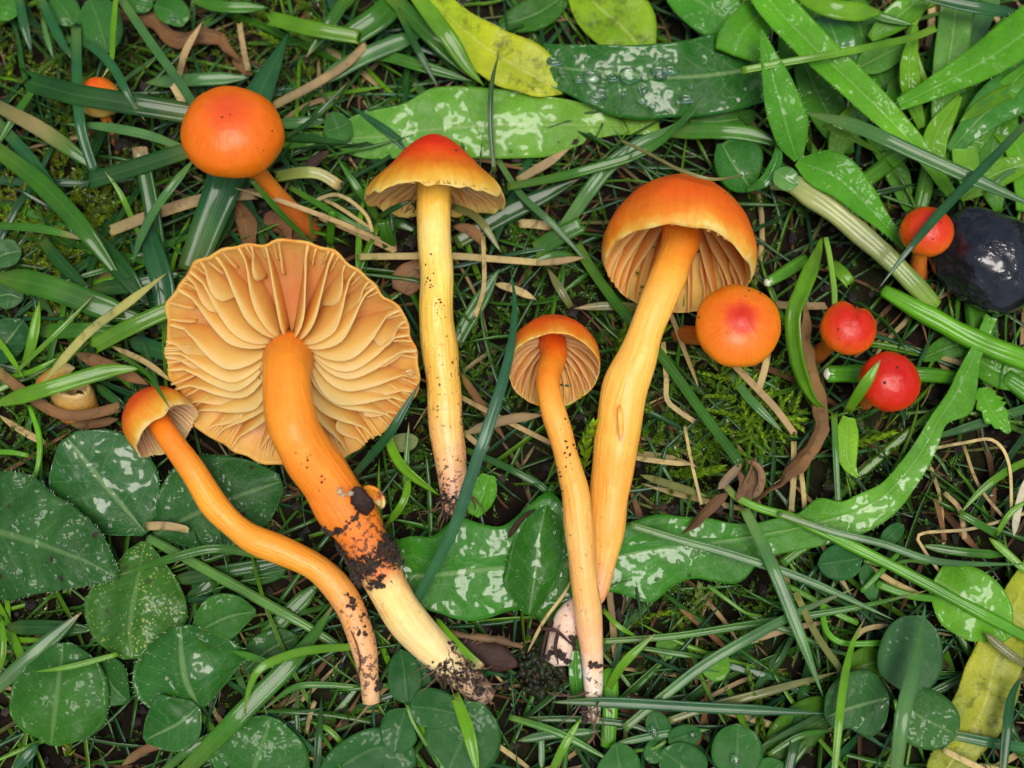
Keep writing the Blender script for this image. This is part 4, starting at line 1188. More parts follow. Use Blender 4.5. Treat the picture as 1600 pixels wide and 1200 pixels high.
leaf('leaf with a smooth edge hanging over the top margin', [(139, -2), (150, 24), (160, 56), (168, 84)], [60, 68, 68, 58], ov(36, 0.2), ov(34, 0.2), (0.034, 0.144, 0.024), 'clover', fold=-0.06, bumps=3)
leaf('small pointed leaf carrying one clear drop', [(240, 8), (258, 14), (276, 26), (284, 42)], [60, 66, 64, 56], ov(26), ov(20), (0.037, 0.161, 0.021), 'clover', bumps=2)
leaf('small leaf peeping in beside the drop-carrying leaf', [(196, -10), (216, 4), (240, 8)], [50, 54, 50], ov(18), ov(16), (0.034, 0.144, 0.021), 'clover', bumps=2)
leaf('leaf in the corner beside the hanging grass blade', [(-20, 16), (4, 10), (30, 20)], [44, 50, 44], ov(28), ov(24), (0.052, 0.224, 0.019), 'clover', bumps=2)
leaf('small leaf in the turf behind the top margin leaf', [(82, -8), (100, 14), (116, 40)], [36, 42, 34], ov(24), ov(24), (0.037, 0.153, 0.024), 'clover', bumps=2)
leaf('rounded leaf beside the domed orange mushroom', [(506, 205), (526, 200), (548, 190)], [34, 40, 34], ov(26), ov(26), (0.044, 0.161, 0.029), 'clover', bumps=2)
leaf('leaf edge at the bottom margin below the broad round leaf', [(500, 1230), (545, 1190), (600, 1168), (650, 1196)], [24, 32, 32, 24], ov(34), ov(50), (0.023, 0.112, 0.024), 'clover', bumps=3, cols=17)

# round clover leaflets: label, base, tip, half width, height, colour
CG = 'clover leaflets'
CLO = [
    ('small upright clover leaflet beside the dirty stem foot', (636, 1100), (626, 1014), 27, 46, (0.025, 0.112, 0.027), None),
    ('half-covered clover leaflet behind the upright one', (640, 1098), (664, 1022), 20, 34, (0.022, 0.103, 0.027), None),
    ('oval clover leaflet at the foot of the big gilled mushroom', (640, 1104), (718, 1116), 33, 50, (0.027, 0.116, 0.027), None),
    ('clover leaflet with a bite out of its edge', (634, 1106), (616, 1178), 32, 44, (0.027, 0.116, 0.027), [(0.25, 34, 26)]),
    ('broad round clover leaflet under a crossing grass blade', (700, 1205), (756, 1100), 60, 36, (0.027, 0.121, 0.024), None),
    ('oval clover leaflet on the fallen straw', (1348, 872), (1277, 882), 30, 44, (0.025, 0.125, 0.029), None),
    ('narrow clover leaflet seen edge-on', (1352, 880), (1364, 940), 14, 34, (0.037, 0.144, 0.035), None),
    ('tiny clover leaflet tip above the green runner', (1380, 850), (1412, 820), 14, 24, (0.037, 0.144, 0.035), None),
    ('large grey-green clover leaflet with bristly edges', (1410, 1080), (1442, 962), 52, 62, (0.044, 0.135, 0.044), None),
    ('torn clover leaflet with a white wet shine', (1390, 1090), (1288, 1122), 54, 44, (0.037, 0.135, 0.035), [(0.75, 55, 34)]),
    ('clover leaflet with dark rot patches', (1400, 1100), (1498, 1150), 48, 48, (0.037, 0.135, 0.027), None),
    ('tiny round clover leaflet holding a drop', (1040, 1156), (1020, 1110), 19, 34, (0.030, 0.135, 0.027), None),
    ('small clover leaflet with a bright drop', (1044, 1160), (1096, 1144), 19, 34, (0.030, 0.135, 0.027), None),
    ('small clover leaflet with a drop below the paired ones', (1036, 1160), (1014, 1192), 18, 28, (0.030, 0.135, 0.027), None),
    ('round clover leaflet at the bottom margin', (1100, 1220), (1034, 1172), 38, 36, (0.031, 0.135, 0.027), None),
    ('round clover leaflet with a clear bead of water', (1150, 1212), (1154, 1130), 41, 44, (0.037, 0.153, 0.027), None),
    ('clover leaflet just showing at the bottom margin', (1180, 1230), (1222, 1190), 30, 30, (0.037, 0.153, 0.027), None),
    ('ragged clover leaflet with a torn top', (975, 1230), (962, 1160), 36, 34, (0.037, 0.161, 0.027), [(0.85, 20, 26)]),
    ('small pale seedling leaf in the dark gap', (1140, 1046), (1094, 1036), 24, 26, (0.123, 0.319, 0.025), None),
    ('small seedling leaf under the long grass blade', (1064, 1006), (1026, 1020), 20, 18, (0.104, 0.260, 0.037), None),
]
for lab, a, b, w, h, c, bite in CLO:
    mid = ((a[0] + b[0]) / 2 + random.uniform(-3, 3), (a[1] + b[1]) / 2 + random.uniform(-3, 3))
    rot = 'rot' in lab; shine = 'shine' in lab
    leaf(lab, [a, mid, b], [h - 8, h, h - 6 + random.uniform(-6, 8)], ov(w, 0.25), ov(w * random.uniform(0.92, 1.05), 0.25), c, 'leaf_spot' if rot else 'leaf_wet' if shine else 'clover', fold=random.uniform(-0.02, 0.10), curl=random.uniform(-0.1, 0.08), bumps=2.5, name='clover_leaflet', cat='clover leaflet', group=CG, bite=bite, cols=13)

# ------------------------------------------------------------------ stalks and runners
def stalk(label, pts, h, radii, colour, name='stalk', mat='stalk', flat=0.85, rough=0.12, cut=None, cat='stalk'):
    P, pl = path3(pts, h)
    mb = MB()
    tube(mb, P, radii, colour, seg=24, flat=flat, rough=rough * 1.6, rfreq=24)
    for i, p in enumerate(P):                      # a groove along the upper side, ribs beside it
        for j in range(24):
            a = 2 * math.pi * j / 24
            d = abs(a - math.pi / 2)
            k = 1 - 0.34 * math.exp(-(d / 0.33) ** 2) + 0.018 * math.cos(5 * a)
            mb.v[i * 24 + j] = p + (mb.v[i * 24 + j] - p) * k
    o = tag(mb.build(name, M[mat], origin=P[0]), label, cat)
    if cut is not None:
        mb = MB()
        e = P[0]; d = (P[0] - P[1]).normalized()
        tube(mb, [e - d * 0.004, e + d * 0.003, e + d * 0.006], [radii[0] * 0.8, radii[0] * 0.75, radii[0] * 0.4], cut, seg=14, flat=flat)
        mb.build('cut_end', M['stalk_plain'], o, origin=o.location.copy())
    return o

PS = (0.36, 0.42, 0.16)
stalk('pale wet flattened stalk running down to the black stone', [(1206, 282), (1240, 288), (1290, 320), (1340, 360), (1394, 408), (1432, 448), (1460, 480)], [60, 66, 66, 60, 52, 44, 30], [14, 18, 19, 18, 16, 15, 14], [(0.0, PS), (0.6, (0.30, 0.36, 0.14)), (1.0, (0.190, 0.354, 0.037))], flat=0.55)
stalk('thick green stalk passing under the black stone', [(1380, 454), (1430, 482), (1470, 502), (1532, 536), (1620, 568)], [36, 40, 40, 36, 30], [10, 15, 16, 17, 17], (0.114, 0.354, 0.015))
stalk('short green stalk with a white cut end near the bell cap', [(1200, 441), (1226, 426), (1258, 406)], [40, 36, 22], [9, 10, 10], (0.123, 0.366, 0.025), cut=(0.62, 0.66, 0.5))
stalk('short green stalk with a white cut end touching the scarlet button', [(1294, 584), (1320, 584), (1360, 584)], [56, 52, 30], [13, 14, 13], (0.114, 0.378, 0.019), cut=(0.66, 0.7, 0.55))
stalk('dim green stalk emerging behind the scarlet button', [(1420, 584), (1450, 586), (1490, 590)], [24, 24, 14], [12, 12, 11], (0.076, 0.260, 0.015))
stalk('thin pale bent stem dropping onto the notched button mushroom', [(1290, 372), (1296, 400), (1303, 450), (1304, 484)], [120, 124, 128, 126], [4.5, 4.5, 4.5, 4.5], (0.190, 0.378, 0.050))
stalk('long bright green runner crossing the lobed leaf', [(1132, 758), (1150, 776), (1182, 792), (1240, 810), (1300, 838), (1412, 893), (1510, 946), (1620, 1004)], [40, 46, 52, 58, 60, 58, 54, 46], [6, 7, 8.5, 8.5, 9, 9, 9, 9], [(0.0, (0.20, 0.22, 0.08)), (0.08, (0.123, 0.354, 0.025)), (1.0, (0.095, 0.319, 0.019))])
stalk('grey-green wet runner between the clover and the bent mushroom', [(232, 840), (300, 878), (394, 930), (480, 979), (530, 1010)], [34, 40, 42, 40, 30], [7, 8, 8.5, 8, 6], (0.095, 0.236, 0.050))
stalk('bright hooked stem beside the large clover leaflet', [(1285, 935), (1286, 965), (1294, 990), (1320, 1005), (1378, 1005)], [30, 36, 40, 40, 40], [4, 5, 5.5, 5.5, 5], (0.095, 0.330, 0.015))
stalk('bright curved stem beside the large spotted leaf', [(46, 634), (60, 676), (62, 710), (56, 740), (46, 758)], [40, 44, 44, 40, 34], [4, 4.5, 4.5, 4.5, 4], (0.133, 0.389, 0.019))
stalk('short bright stem at the margin above the spotted leaf', [(-10, 706), (20, 707), (44, 712)], [30, 32, 28], [4, 4.5, 4], (0.123, 0.354, 0.019))
stalk('green stalk under the lobed leaf by the runner', [(1222, 880), (1260, 852), (1296, 838)], [8, 12, 14], [8, 8, 8], (0.085, 0.260, 0.019))
stalk('dim stalk behind the strap-shaped leaf', [(1330, 300), (1380, 262), (1430, 226)], [24, 30, 30], [12, 13, 12], (0.095, 0.295, 0.019))
stalk('dim upright stalk behind the crossing grass', [(1436, 330), (1446, 290), (1452, 250)], [16, 28, 34], [11, 12, 11], (0.114, 0.319, 0.031))
stalk('pale bent stem among the leaves above the long grass', [(1446, 130), (1428, 80), (1424, 50), (1440, 14), (1462, 4)], [50, 64, 70, 72, 66], [6, 6, 6.5, 6, 6], (0.190, 0.378, 0.037))
stalk('green stalk descending behind the black stone', [(1520, 420), (1522, 470), (1526, 530)], [8, 14, 10], [16, 16, 15], (0.085, 0.283, 0.019))
stalk('dim green stalk at the side margin below the stone', [(1570, 590), (1600, 610), (1640, 640)], [20, 22, 20], [14, 16, 16], (0.076, 0.260, 0.019))
stalk('broad bright stalk beside the stem foot', [(952, 1046), (954, 1090), (950, 1166)], [20, 24, 12], [11, 13, 12], (0.095, 0.330, 0.015), flat=0.5)
stalk('thin olive stem looping over the bell cap', [(969, 219), (1000, 233), (1040, 254), (1064, 266), (1112, 280), (1160, 274)], [120, 150, 190, 205, 205, 170], [2.6, 2.8, 3, 3, 2.6, 1.6], (0.22, 0.22, 0.08))
stalk('short round grass stub beside the brown straw', [(516, 380), (517, 356), (519, 331)], [10, 40, 70], [6, 6.5, 6.5], (0.071, 0.260, 0.012))
stalk('thin green stem in the gap by the lobed leaf', [(1106, 915), (1140, 940), (1166, 958), (1190, 962)], [24, 28, 26, 20], [3, 3, 3, 2], (0.104, 0.260, 0.031))
stalk('green leaf stem crossing the oval clover leaflet', [(1346, 924), (1372, 898), (1412, 856)], [40, 46, 40], [4, 4.5, 4], (0.085, 0.283, 0.019))
stalk('green stem lying under the crinkled leaf', [(1370, 912), (1420, 930), (1470, 936)], [34, 36, 30], [6, 6.5, 6], (0.085, 0.271, 0.019))
stalk('green stem in the dark gap by the seedling', [(1230, 915), (1262, 932), (1310, 960), (1340, 974)], [16, 20, 22, 20], [5, 5.5, 5, 4], (0.095, 0.283, 0.019))

for lab, pts, h in [('thin clover stalk under the bitten leaflet', [(636, 1102), (646, 1130), (664, 1160), (690, 1204)], (44, 40, 30, 10)),
                    ('thin clover stalk between the torn and the rotting leaflet', [(1398, 1094), (1404, 1130), (1396, 1170), (1376, 1214)], (44, 36, 26, 10)),
                    ('thin clover stalk under the drop-bearing leaflets', [(1040, 1158), (1020, 1170), (990, 1174), (968, 1190)], (32, 28, 20, 8)),
                    ('thin clover stalk behind the oval leaflet', [(1350, 876), (1380, 884), (1420, 876), (1450, 880)], (40, 34, 26, 16))]:
    stalk(lab, pts, h, [2.6, 2.8, 3, 3], (0.11, 0.26, 0.04))

# ------------------------------------------------------------------ black stone, mossy lump, water
def black_stone():
    import bmesh
    bm = bmesh.new()
    bmesh.ops.create_icosphere(bm, subdivisions=5, radius=1)
    c = W(1546, 408, 58)
    rot = Matrix.Rotation(math.radians(-28), 3, 'Z')
    mb = MB()
    for v in bm.verts:
        q = v.co.copy()
        q = q * (1 + 0.16 * mnoise.noise(q * 1.1 + Vector((3, 8, 1))) + 0.05 * mnoise.noise(q * 3.1) + 0.022 * mnoise.noise(q * 7))
        q = Vector((q.x * 0.096, q.y * 0.074, q.z * 0.062))
        # a few flattened facets
        mb.v.append(rot @ q + c); mb.uv.append((0, 0))
    mb.f = [tuple(v.index for v in f.verts) for f in bm.faces]
    bm.free()
    tag(mb.build('stone', M['stone'], origin=c), 'wet shiny black stone beside the small button mushroom', 'stone')
black_stone()

def soil_lump():
    mb = MB(); c = on_ground(846, 1046, 18)
    lump(mb, c, 0.040, (0.013, 0.024, 0.004), squash=0.9, rough=0.6, sub=4)
    for _ in range(160):
        a = random.uniform(0, 6.28); e = random.uniform(0.2, 1.4)
        lump(mb, c + Vector((math.cos(a) * math.cos(e), math.sin(a) * math.cos(e), math.sin(e))) * 0.038, random.uniform(0.002, 0.006), tuple(v * random.uniform(0.5, 1.6) for v in (0.02, 0.022, 0.008)), rough=1.2)
    o = tag(mb.build('soil_lump', M['wet_lump'], origin=c), 'dark wet mossy lump under the flattened stem foot', 'soil lump')
    mb = MB(); c = on_ground(755, 1026, 6)
    P, _ = path3([(700, 1004), (740, 1020), (780, 1030), (812, 1040)], [14, 18, 18, 12], 24)
    ribbon(mb, P, 44, (0.045, 0.020, 0.014), fold=-0.15, tip='both', th=0.003)
    tag(mb.build('dead_leaf', M['dead'], origin=c), 'dark brown rotten leaf under the hairy root', 'dead leaf')
soil_lump()

def drop(label, px, py, h, r, sq=0.55, ex=1.0):
    mb = MB(); c = W(px, py, h)
    seg, rings = 20, 10
    a0 = random.uniform(0, 3)
    for i in range(rings + 1):
        f = math.pi * i / rings
        for j in range(seg):
            a = 2 * math.pi * j / seg
            k = 1 + 0.12 * math.cos(2 * a + a0) + 0.07 * math.cos(3 * a + 2 * a0)
            z = math.cos(f); z = z if z > 0 else z * 0.35
            mb.v.append(c + Vector((math.sin(f) * math.cos(a) * k * r * ex, math.sin(f) * math.sin(a) * k * r, z * r * sq)) * 0.001)
            mb.uv.append((0, 0))
    for i in range(rings):
        for j in range(seg):
            a = i * seg + j; b = i * seg + (j + 1) % seg
            mb.f.append((a, a + seg, b + seg, b))
    tag(mb.build('water_drop', M['water'], origin=c), label, 'water drop', 'water drops')
DL = 'clear water drop on the dark glossy leaf'
for px, py, r in [(866, 96, 9), (880, 112, 6), (905, 124, 7), (925, 120, 11), (958, 121, 8), (985, 118, 13), (1008, 120, 7), (1032, 118, 8), (940, 146, 9), (930, 156, 7), (974, 146, 5), (1006, 140, 7), (1030, 112, 10), (1048, 110, 9), (1072, 154, 9), (1080, 135, 4), (1020, 166, 5), (900, 88, 4), (1004, 86, 4), (1004, 158, 5)]:
    drop(DL, px, py, 72, r, ex=random.uniform(0.9, 1.6))
drop('clear water drop on the small pointed leaf', 270, 27, 72, 6)
drop('clear bead of water on the round clover leaflet', 1150, 1188, 50, 8)
drop('water drop on the tiny round clover leaflet', 1022, 1144, 44, 9, ex=0.8)
drop('water drop on the small clover leaflet', 1082, 1149, 40, 5)
drop('water drop in the gap of the gills', 640, 583, 150, 6, ex=1.4)

# ------------------------------------------------------------------ grass blades, one by one
GG = 'grass blades in the turf'
def blade(label, colour, w, h, pts, tip='point', fold=None, twist=0.0, tw0=0.0, name='grass_blade', cat='grass blade', group=GG, mat='grass', jag=0.0):
    P, pl = path3(pts, h)
    mb = MB()
    g = random.uniform(0.85, 1.18)
    if isinstance(colour, list):
        c = colour
    else:
        c = tuple(x * g for x in colour)
        e = mixc(c, TN, 0.85) if tip == 'point' and random.random() < 0.35 else tuple(x * random.uniform(0.85, 1.2) for x in c)
        c = [(0.0, mixc(c, YG, 0.25)), (0.25, c), (random.uniform(0.8, 0.93), c), (1.0, e)]
    ribbon(mb, P, w, c, fold=random.uniform(0.15, 0.4) if fold is None else fold, twist=twist, tw0=tw0, tip=tip, jag=jag or (0.6 if tip == 'cut' else 0), vlen=pl / 100)
    return tag(mb.build(name, M[mat], origin=P[0]), label, cat, group)

B = blade
def tipc(c, t=0.85, e=TN): return [(0.0, c), (t - 0.15, c), (t, mixc(c, e, 0.7)), (1.0, e)]
# top-left corner
B('short blue-green blade pointing down beside the corner leaf', BL, 15, (50, 70, 60), [(60, -12), (94, 61), (120, 100)])
B('stubby dark blade hanging in from the corner', BL, 15, (60, 60, 40), [(28, -14), (38, 40), (50, 84)])
B('long upright blade passing in front of the half-hidden yellow mushroom', BL, 17, (70, 95, 90, 60), [(119, 40), (121, 135), (127, 202), (147, 268)], tip='cut')
B('arched blue-green blade bending over the half-hidden yellow mushroom', BL, 14, (50, 90, 110, 80), [(98, 62), (130, 66), (160, 86), (184, 116), (206, 159), (227, 189)])
B('small pointed blade below the corner leaf', GR, 8, (40, 50, 36), [(66, 28), (74, 60), (84, 94)])
B('bright thin blade crossing the top margin leaf', BR, 9, (90, 100, 90), [(182, -12), (177, 50), (174, 96), (158, 124)])
B('long steel-green blade ending at the domed orange cap', GR, 14, (60, 90, 110, 150), [(184, -10), (236, 67), (276, 122), (306, 168)], tip='cut')
B('broad dark blade with a split end behind the domed cap', DK, 34, (80, 92, 96, 90), [(300, 178), (202, 162), (110, 146), (40, 126)], tip='cut', jag=1.0)
B('pale-backed blade lying above the dark cut blade', GR, 15, (60, 70, 66), [(284, 231), (230, 211), (160, 198), (101, 194)])
B('short wide dark blade with a ragged cut end', DK, 27, (90, 80, 70), [(296, 234), (216, 260), (140, 283)], tip='cut', jag=0.5)
B('dark upright blade with a clipped pale tip', tipc(DK, 0.97), 25, (20, 60, 84), [(252, 425), (240, 340), (229, 280), (219, 232)], tip='cut')
B('bright thin blade leaning among dark ones', BR, 9, (20, 60, 80), [(220, 372), (189, 304), (164, 268)])
B('grey-green arching blade below the domed cap', GR, 13, (110, 110, 80, 40), [(304, 248), (250, 317), (223, 365), (206, 415)], tip='both')
B('broad blue-green blade running beneath the domed cap', BL, 56, (20, 60, 70, 60), [(298, 425), (325, 352), (352, 285), (400, 160), (430, 95), (450, 52)], fold=0.12)
B('dull brown-edged blade slanting from the margin', [(0, OL), (0.35, mixc(OL, TN, 0.5)), (0.7, GN), (1.0, GN)], 24, (50, 60, 50, 30), [(-14, 160), (67, 204), (132, 250), (168, 276)])
B('long green blade slanting down from the margin', GN, 30, (40, 70, 70, 40), [(-14, 226), (67, 290), (135, 364), (196, 448)])
B('green blade tucked under the long slanting one', BL, 20, (24, 44, 40, 20), [(-10, 184), (40, 240), (90, 310), (120, 380)])
B('thin green blade with a straw-coloured tip at the margin', tipc(GN), 13, (60, 66, 60), [(-14, 352), (67, 358), (138, 376)])
B('flat green blade lying behind the domed cap', GR, 20, (30, 36, 30), [(228, 129), (304, 125), (390, 121)], tip='both')
B('bright short blade with a ragged cut end above the rib blades', BR, 24, (70, 76, 70), [(560, 58), (500, 48), (422, 29)], tip='cut', jag=0.5)
B('thin dark blade rising beside the domed cap', DK, 8, (30, 60, 66), [(444, 216), (489, 186), (544, 128)])
B('flat blade lying beside the domed cap', GR, 18, (26, 30, 24), [(428, 193), (470, 192), (512, 188)], tip='both')
B('second flat blade lying beside the domed cap', GN, 20, (20, 26, 22), [(434, 226), (474, 220), (514, 214)], tip='both')
B('thin green blade crossing the stem of the domed mushroom', GN, 10, (150, 110, 60), [(392, 280), (439, 334), (490, 384)])
B('thin green blade lying across the dead leaves below the domed cap', GN, 10, (40, 44, 34), [(452, 292), (500, 320), (548, 348), (592, 366)])
B('pale curled blade end beside the domed mushroom stem', [(0, YG), (0.6, (0.36, 0.42, 0.12)), (1, PT)], 18, (50, 60, 46), [(432, 276), (470, 270), (500, 272), (530, 290)], tip='cut')
B('green blade leaning over the moss above the yellow mushroom', GN, 12, (26, 44, 30), [(60, 130), (26, 178), (-10, 236)])
B('flat green blade in the turf at the upper margin', GN, 18, (40, 50, 40), [(290, -10), (340, 10), (420, 12)], tip='both')
B('broad blade behind the bright cut one', GN, 40, (44, 56, 50), [(628, -20), (600, 22), (548, 58)], tip='cut')
B('green blade tip beside the bright thin blade at the top', GN, 20, (60, 60, 40), [(550, -20), (520, 30), (478, 90)])
# top middle
B('bright thick blade sliding behind the pale leaf', BR, 27, (90, 80, 40), [(640, -20), (668, 16), (702, 61), (730, 104), (756, 134)])
B('dark thick blade beside the bright thick one', GN, 28, (60, 60, 34), [(604, -12), (640, 22), (680, 62), (740, 124)])
B('thin dark blade ending behind the pale leaf', DK, 11, (60, 66, 40), [(620, 14), (636, 44), (652, 76), (686, 140)])
B('mid-green blade lying behind the pale leaf', GN, 18, (30, 36, 26), [(564, 84), (610, 90), (652, 102), (742, 128)])
B('wide shiny grey blade behind the pale leaf', GR, 26, (40, 44, 40), [(492, 134), (540, 104), (584, 82), (670, 48)], tip='both')
B('thin dark spear standing in front of the pale leaf', DK, 9, (60, 90, 110), [(772, 268), (767, 200), (768, 135), (780, 80)])
B('short green blade beside the cone cap', GN, 12, (20, 60, 70), [(592, 345), (575, 318), (561, 297), (528, 250)])
B('cut-off green blade stub under the cone cap', GN, 20, (20, 50, 60), [(610, 390), (604, 368), (598, 343)], tip='cut')
B('long arching green blade from the cone cap towards the glossy leaf', GN, 15, (60, 90, 100, 90), [(792, 292), (871, 277), (930, 262), (989, 244), (1040, 214), (1098, 150)])
B('grey-green blade slanting below the arching one', GR, 23, (30, 70, 90, 90), [(868, 376), (898, 331), (949, 263), (1000, 226), (1050, 202), (1092, 168)])
B('broad dark blade lying beside the yellow stem', DK, 28, (16, 30, 40), [(712, 380), (787, 337), (850, 306), (908, 278)])
B('narrow pale blade crossing below the cone cap edge', GR, 11, (40, 60, 44), [(778, 250), (814, 304), (864, 351), (918, 410)])
B('wide cut blade lying near the bell cap', GN, 28, (24, 40, 50), [(832, 394), (868, 372), (909, 350)], tip='cut')
B('curved olive blade beside the yellow stem', OL, 12, (30, 46, 30), [(706, 322), (732, 332), (753, 348), (784, 396)])
B('thin dark blade under the cone cap gills', DK, 9, (60, 90, 90), [(592, 340), (615, 326), (645, 312)])
# top right
B('wide green blade running to the upright lance leaf', GN, 24, (40, 60, 60), [(1040, 212), (1080, 206), (1131, 206), (1180, 212), (1224, 230)], tip='both')
B('thin bright blade with a cut end across the upright leaf', BR, 12, (120, 140, 140, 130), [(1462, 44), (1420, 60), (1337, 78), (1225, 98), (1160, 110)], tip='cut')
B('blue-grey wet blade in the top corner', BL, 20, (120, 124, 110), [(1440, -6), (1525, 12), (1620, 26)])
B('long blue-grey wet blade slanting to the side margin', GR, 22, (100, 130, 130, 120), [(1256, 176), (1337, 198), (1431, 240), (1525, 282), (1620, 324)], tip='both', fold=0.3)
B('thin green blade under the long blue-grey one', BR, 10, (70, 80, 60), [(1286, 196), (1330, 214), (1378, 242)])
B('long dark blade crossing the small button mushroom', BL, 15, (110, 140, 150, 150, 130), [(1620, 176), (1560, 238), (1525, 274), (1469, 332), (1420, 390), (1372, 452)])
B('bright blade twisting down beside the notched button', BR, 25, (60, 100, 110, 90, 60, 50), [(1284, 370), (1277, 395), (1255, 452), (1240, 496), (1247, 561), (1270, 621), (1302, 648)], tip='both', twist=1.1, fold=0.35)
B('thin blade hanging from the twisted one', GN, 10, (50, 46, 30), [(1303, 645), (1306, 716), (1310, 790)], tip='cut')
B('bright short blade crossing the scarlet button', BR, 18, (120, 168, 180), [(1324, 644), (1345, 610), (1376, 562)])
B('light green cut blade stub near the bent stem', BR, 20, (30, 44, 40), [(1298, 414), (1312, 424), (1328, 442)], tip='cut')
B('green blade from beneath the bell cap to the straw knot', GN, 16, (30, 50, 50, 60), [(900, 380), (922, 417), (966, 478), (1030, 552), (1094, 640), (1156, 724)], tip='cut')
B('grey-green blade sunk in the fern-like moss', GR, 14, (20, 36, 30), [(1140, 582), (1172, 624), (1224, 676)])
B('bright bent blade at the side margin', BR, 12, (50, 60, 44), [(1620, 712), (1570, 738), (1532, 767), (1500, 803)])
B('lower half of the bent blade at the side margin', GN, 12, (44, 46, 30), [(1500, 802), (1528, 818), (1558, 836)], tip='cut')
B('broad olive blade in the shade behind the leaves', OL, 24, (30, 36, 30), [(1460, 150), (1480, 210), (1530, 300)])
B('green blade in the shade beside the strap leaf', GN, 26, (40, 50, 46), [(1400, 120), (1396, 170), (1410, 210)], tip='both')
B('green blade at the far corner behind the toothed leaf', BR, 22, (60, 70, 70), [(1620, 130), (1560, 150), (1500, 190)], tip='both')
B('narrow blade above the upright pale leaf', GN, 14, (70, 80, 80), [(1330, -10), (1360, 20), (1430, 40)])
B('broad bright blade at the upper edge', BR, 30, (80, 90, 80), [(1236, -20), (1300, 14), (1380, 20)], tip='both')
B('pale grey-green blade beneath the toothed leaf', GR, 30, (40, 50, 44), [(1560, -20), (1530, 40), (1500, 110)], tip='both')
B('thin pale blade at the side above the stone', GR, 8, (60, 70, 60), [(1540, 300), (1576, 270), (1620, 260)])
# left, middle
B('broad green blade lying in from the margin', GN, 38, (70, 80, 70, 50), [(-14, 432), (50, 442), (101, 457), (175, 485), (232, 500)], fold=0.15, tip='both')
B('dark striped blade behind the crossing straw', DK, 24, (40, 46, 40), [(138, 452), (219, 444), (284, 426)], tip='both')
B('short dark blade running down to the broad lying one', DK, 20, (40, 60, 60), [(64, 372), (101, 417), (140, 452)])
B('wide dark blade beside the big gilled cap', DK, 32, (30, 50, 40), [(140, 366), (189, 420), (234, 480)])
B('wide blue-green blade against the big gilled cap', BL, 36, (30, 50, 50), [(262, 515), (256, 447), (240, 390), (226, 330)])
B('thin green blade crossing the striped ones', BR, 8, (60, 76, 80), [(24, 582), (84, 525), (146, 462)])
B('bright cut blade touching the big gilled cap', BR, 26, (90, 90, 80), [(282, 476), (202, 512), (147, 541)], tip='cut')
B('bright blade lying over the broken stump', BR, 24, (90, 100, 96, 80), [(-14, 634), (84, 604), (169, 580), (224, 575)], tip='both', fold=0.2)
B('hair-thin green blade hooked over the small bent mushroom', GN, 7, (80, 130, 170, 180), [(184, 552), (229, 583), (250, 613), (268, 642)])
B('green blade tuft leaning by the broken stump', BR, 16, (30, 50, 56), [(40, 572), (52, 530), (62, 470)])
B('dim blade below the broad lying one', GN, 24, (20, 30, 24), [(50, 520), (130, 516), (210, 520)], tip='both')
B('dark blue blade under the cut one', BL, 26, (20, 30, 30), [(200, 530), (250, 548), (290, 558)], tip='both')
B('thin bright blade in the corner of the stump', BR, 9, (40, 56, 60), [(-10, 520), (18, 560), (36, 590)])
B('thin curved green blade reaching the stump', BR, 8, (40, 60, 60), [(10, 590), (50, 580), (92, 558)])
B('dark narrow blade between straw and cap', DK, 14, (30, 36, 30), [(150, 600), (176, 622), (200, 640)], tip='both')
# middle
B('long broad blade curving in front of the round gilled cap down over the wet leaf', [(0, BL), (0.5, (0.045, 0.15, 0.075)), (1, BL)], 19, (60, 100, 140, 170, 176, 160, 130), [(644, 950), (671, 900), (709, 825), (736, 745), (763, 667), (787, 590), (800, 532), (804, 470), (797, 414)], fold=0.2)
B('green-grey blade leaning behind the yellow stem', GR, 24, (10, 24, 36), [(712, 540), (728, 508), (746, 478), (780, 420)])
B('narrow blade touching the edge of the big gilled cap', BL, 14, (40, 90, 110), [(552, 744), (580, 712), (611, 674), (656, 598)])
B('bright curled blade by the yellow stem', BR, 16, (40, 50, 40), [(606, 672), (612, 700), (634, 734), (686, 774)], twist=0.6)
B('thin upright blade crossing the curled one', GN, 9, (20, 40, 50), [(634, 790), (634, 740), (639, 660)])
B('dark narrow blade between the two yellow stems', DK, 11, (20, 30, 24), [(722, 700), (787, 728), (837, 755), (880, 786)])
B('short dark blade near the folded lobe', DK, 11, (24, 30, 20), [(820, 740), (846, 760), (870, 780)])
B('olive blade with a straw tip under the bell cap', tipc(OL, 0.8), 14, (26, 36, 30), [(1004, 480), (950, 478), (896, 482)])
B('short olive blade standing near the dry scraps', OL, 13, (24, 40, 30), [(892, 480), (874, 450), (856, 420)])
B('dark blade crossing behind the bell cap stem', GN, 13, (14, 24, 20), [(900, 402), (870, 398), (820, 412)])
B('curved blade beside the dirty stem of the big mushroom', BR, 12, (20, 40, 30), [(606, 820), (632, 780), (640, 740)], tip='both')
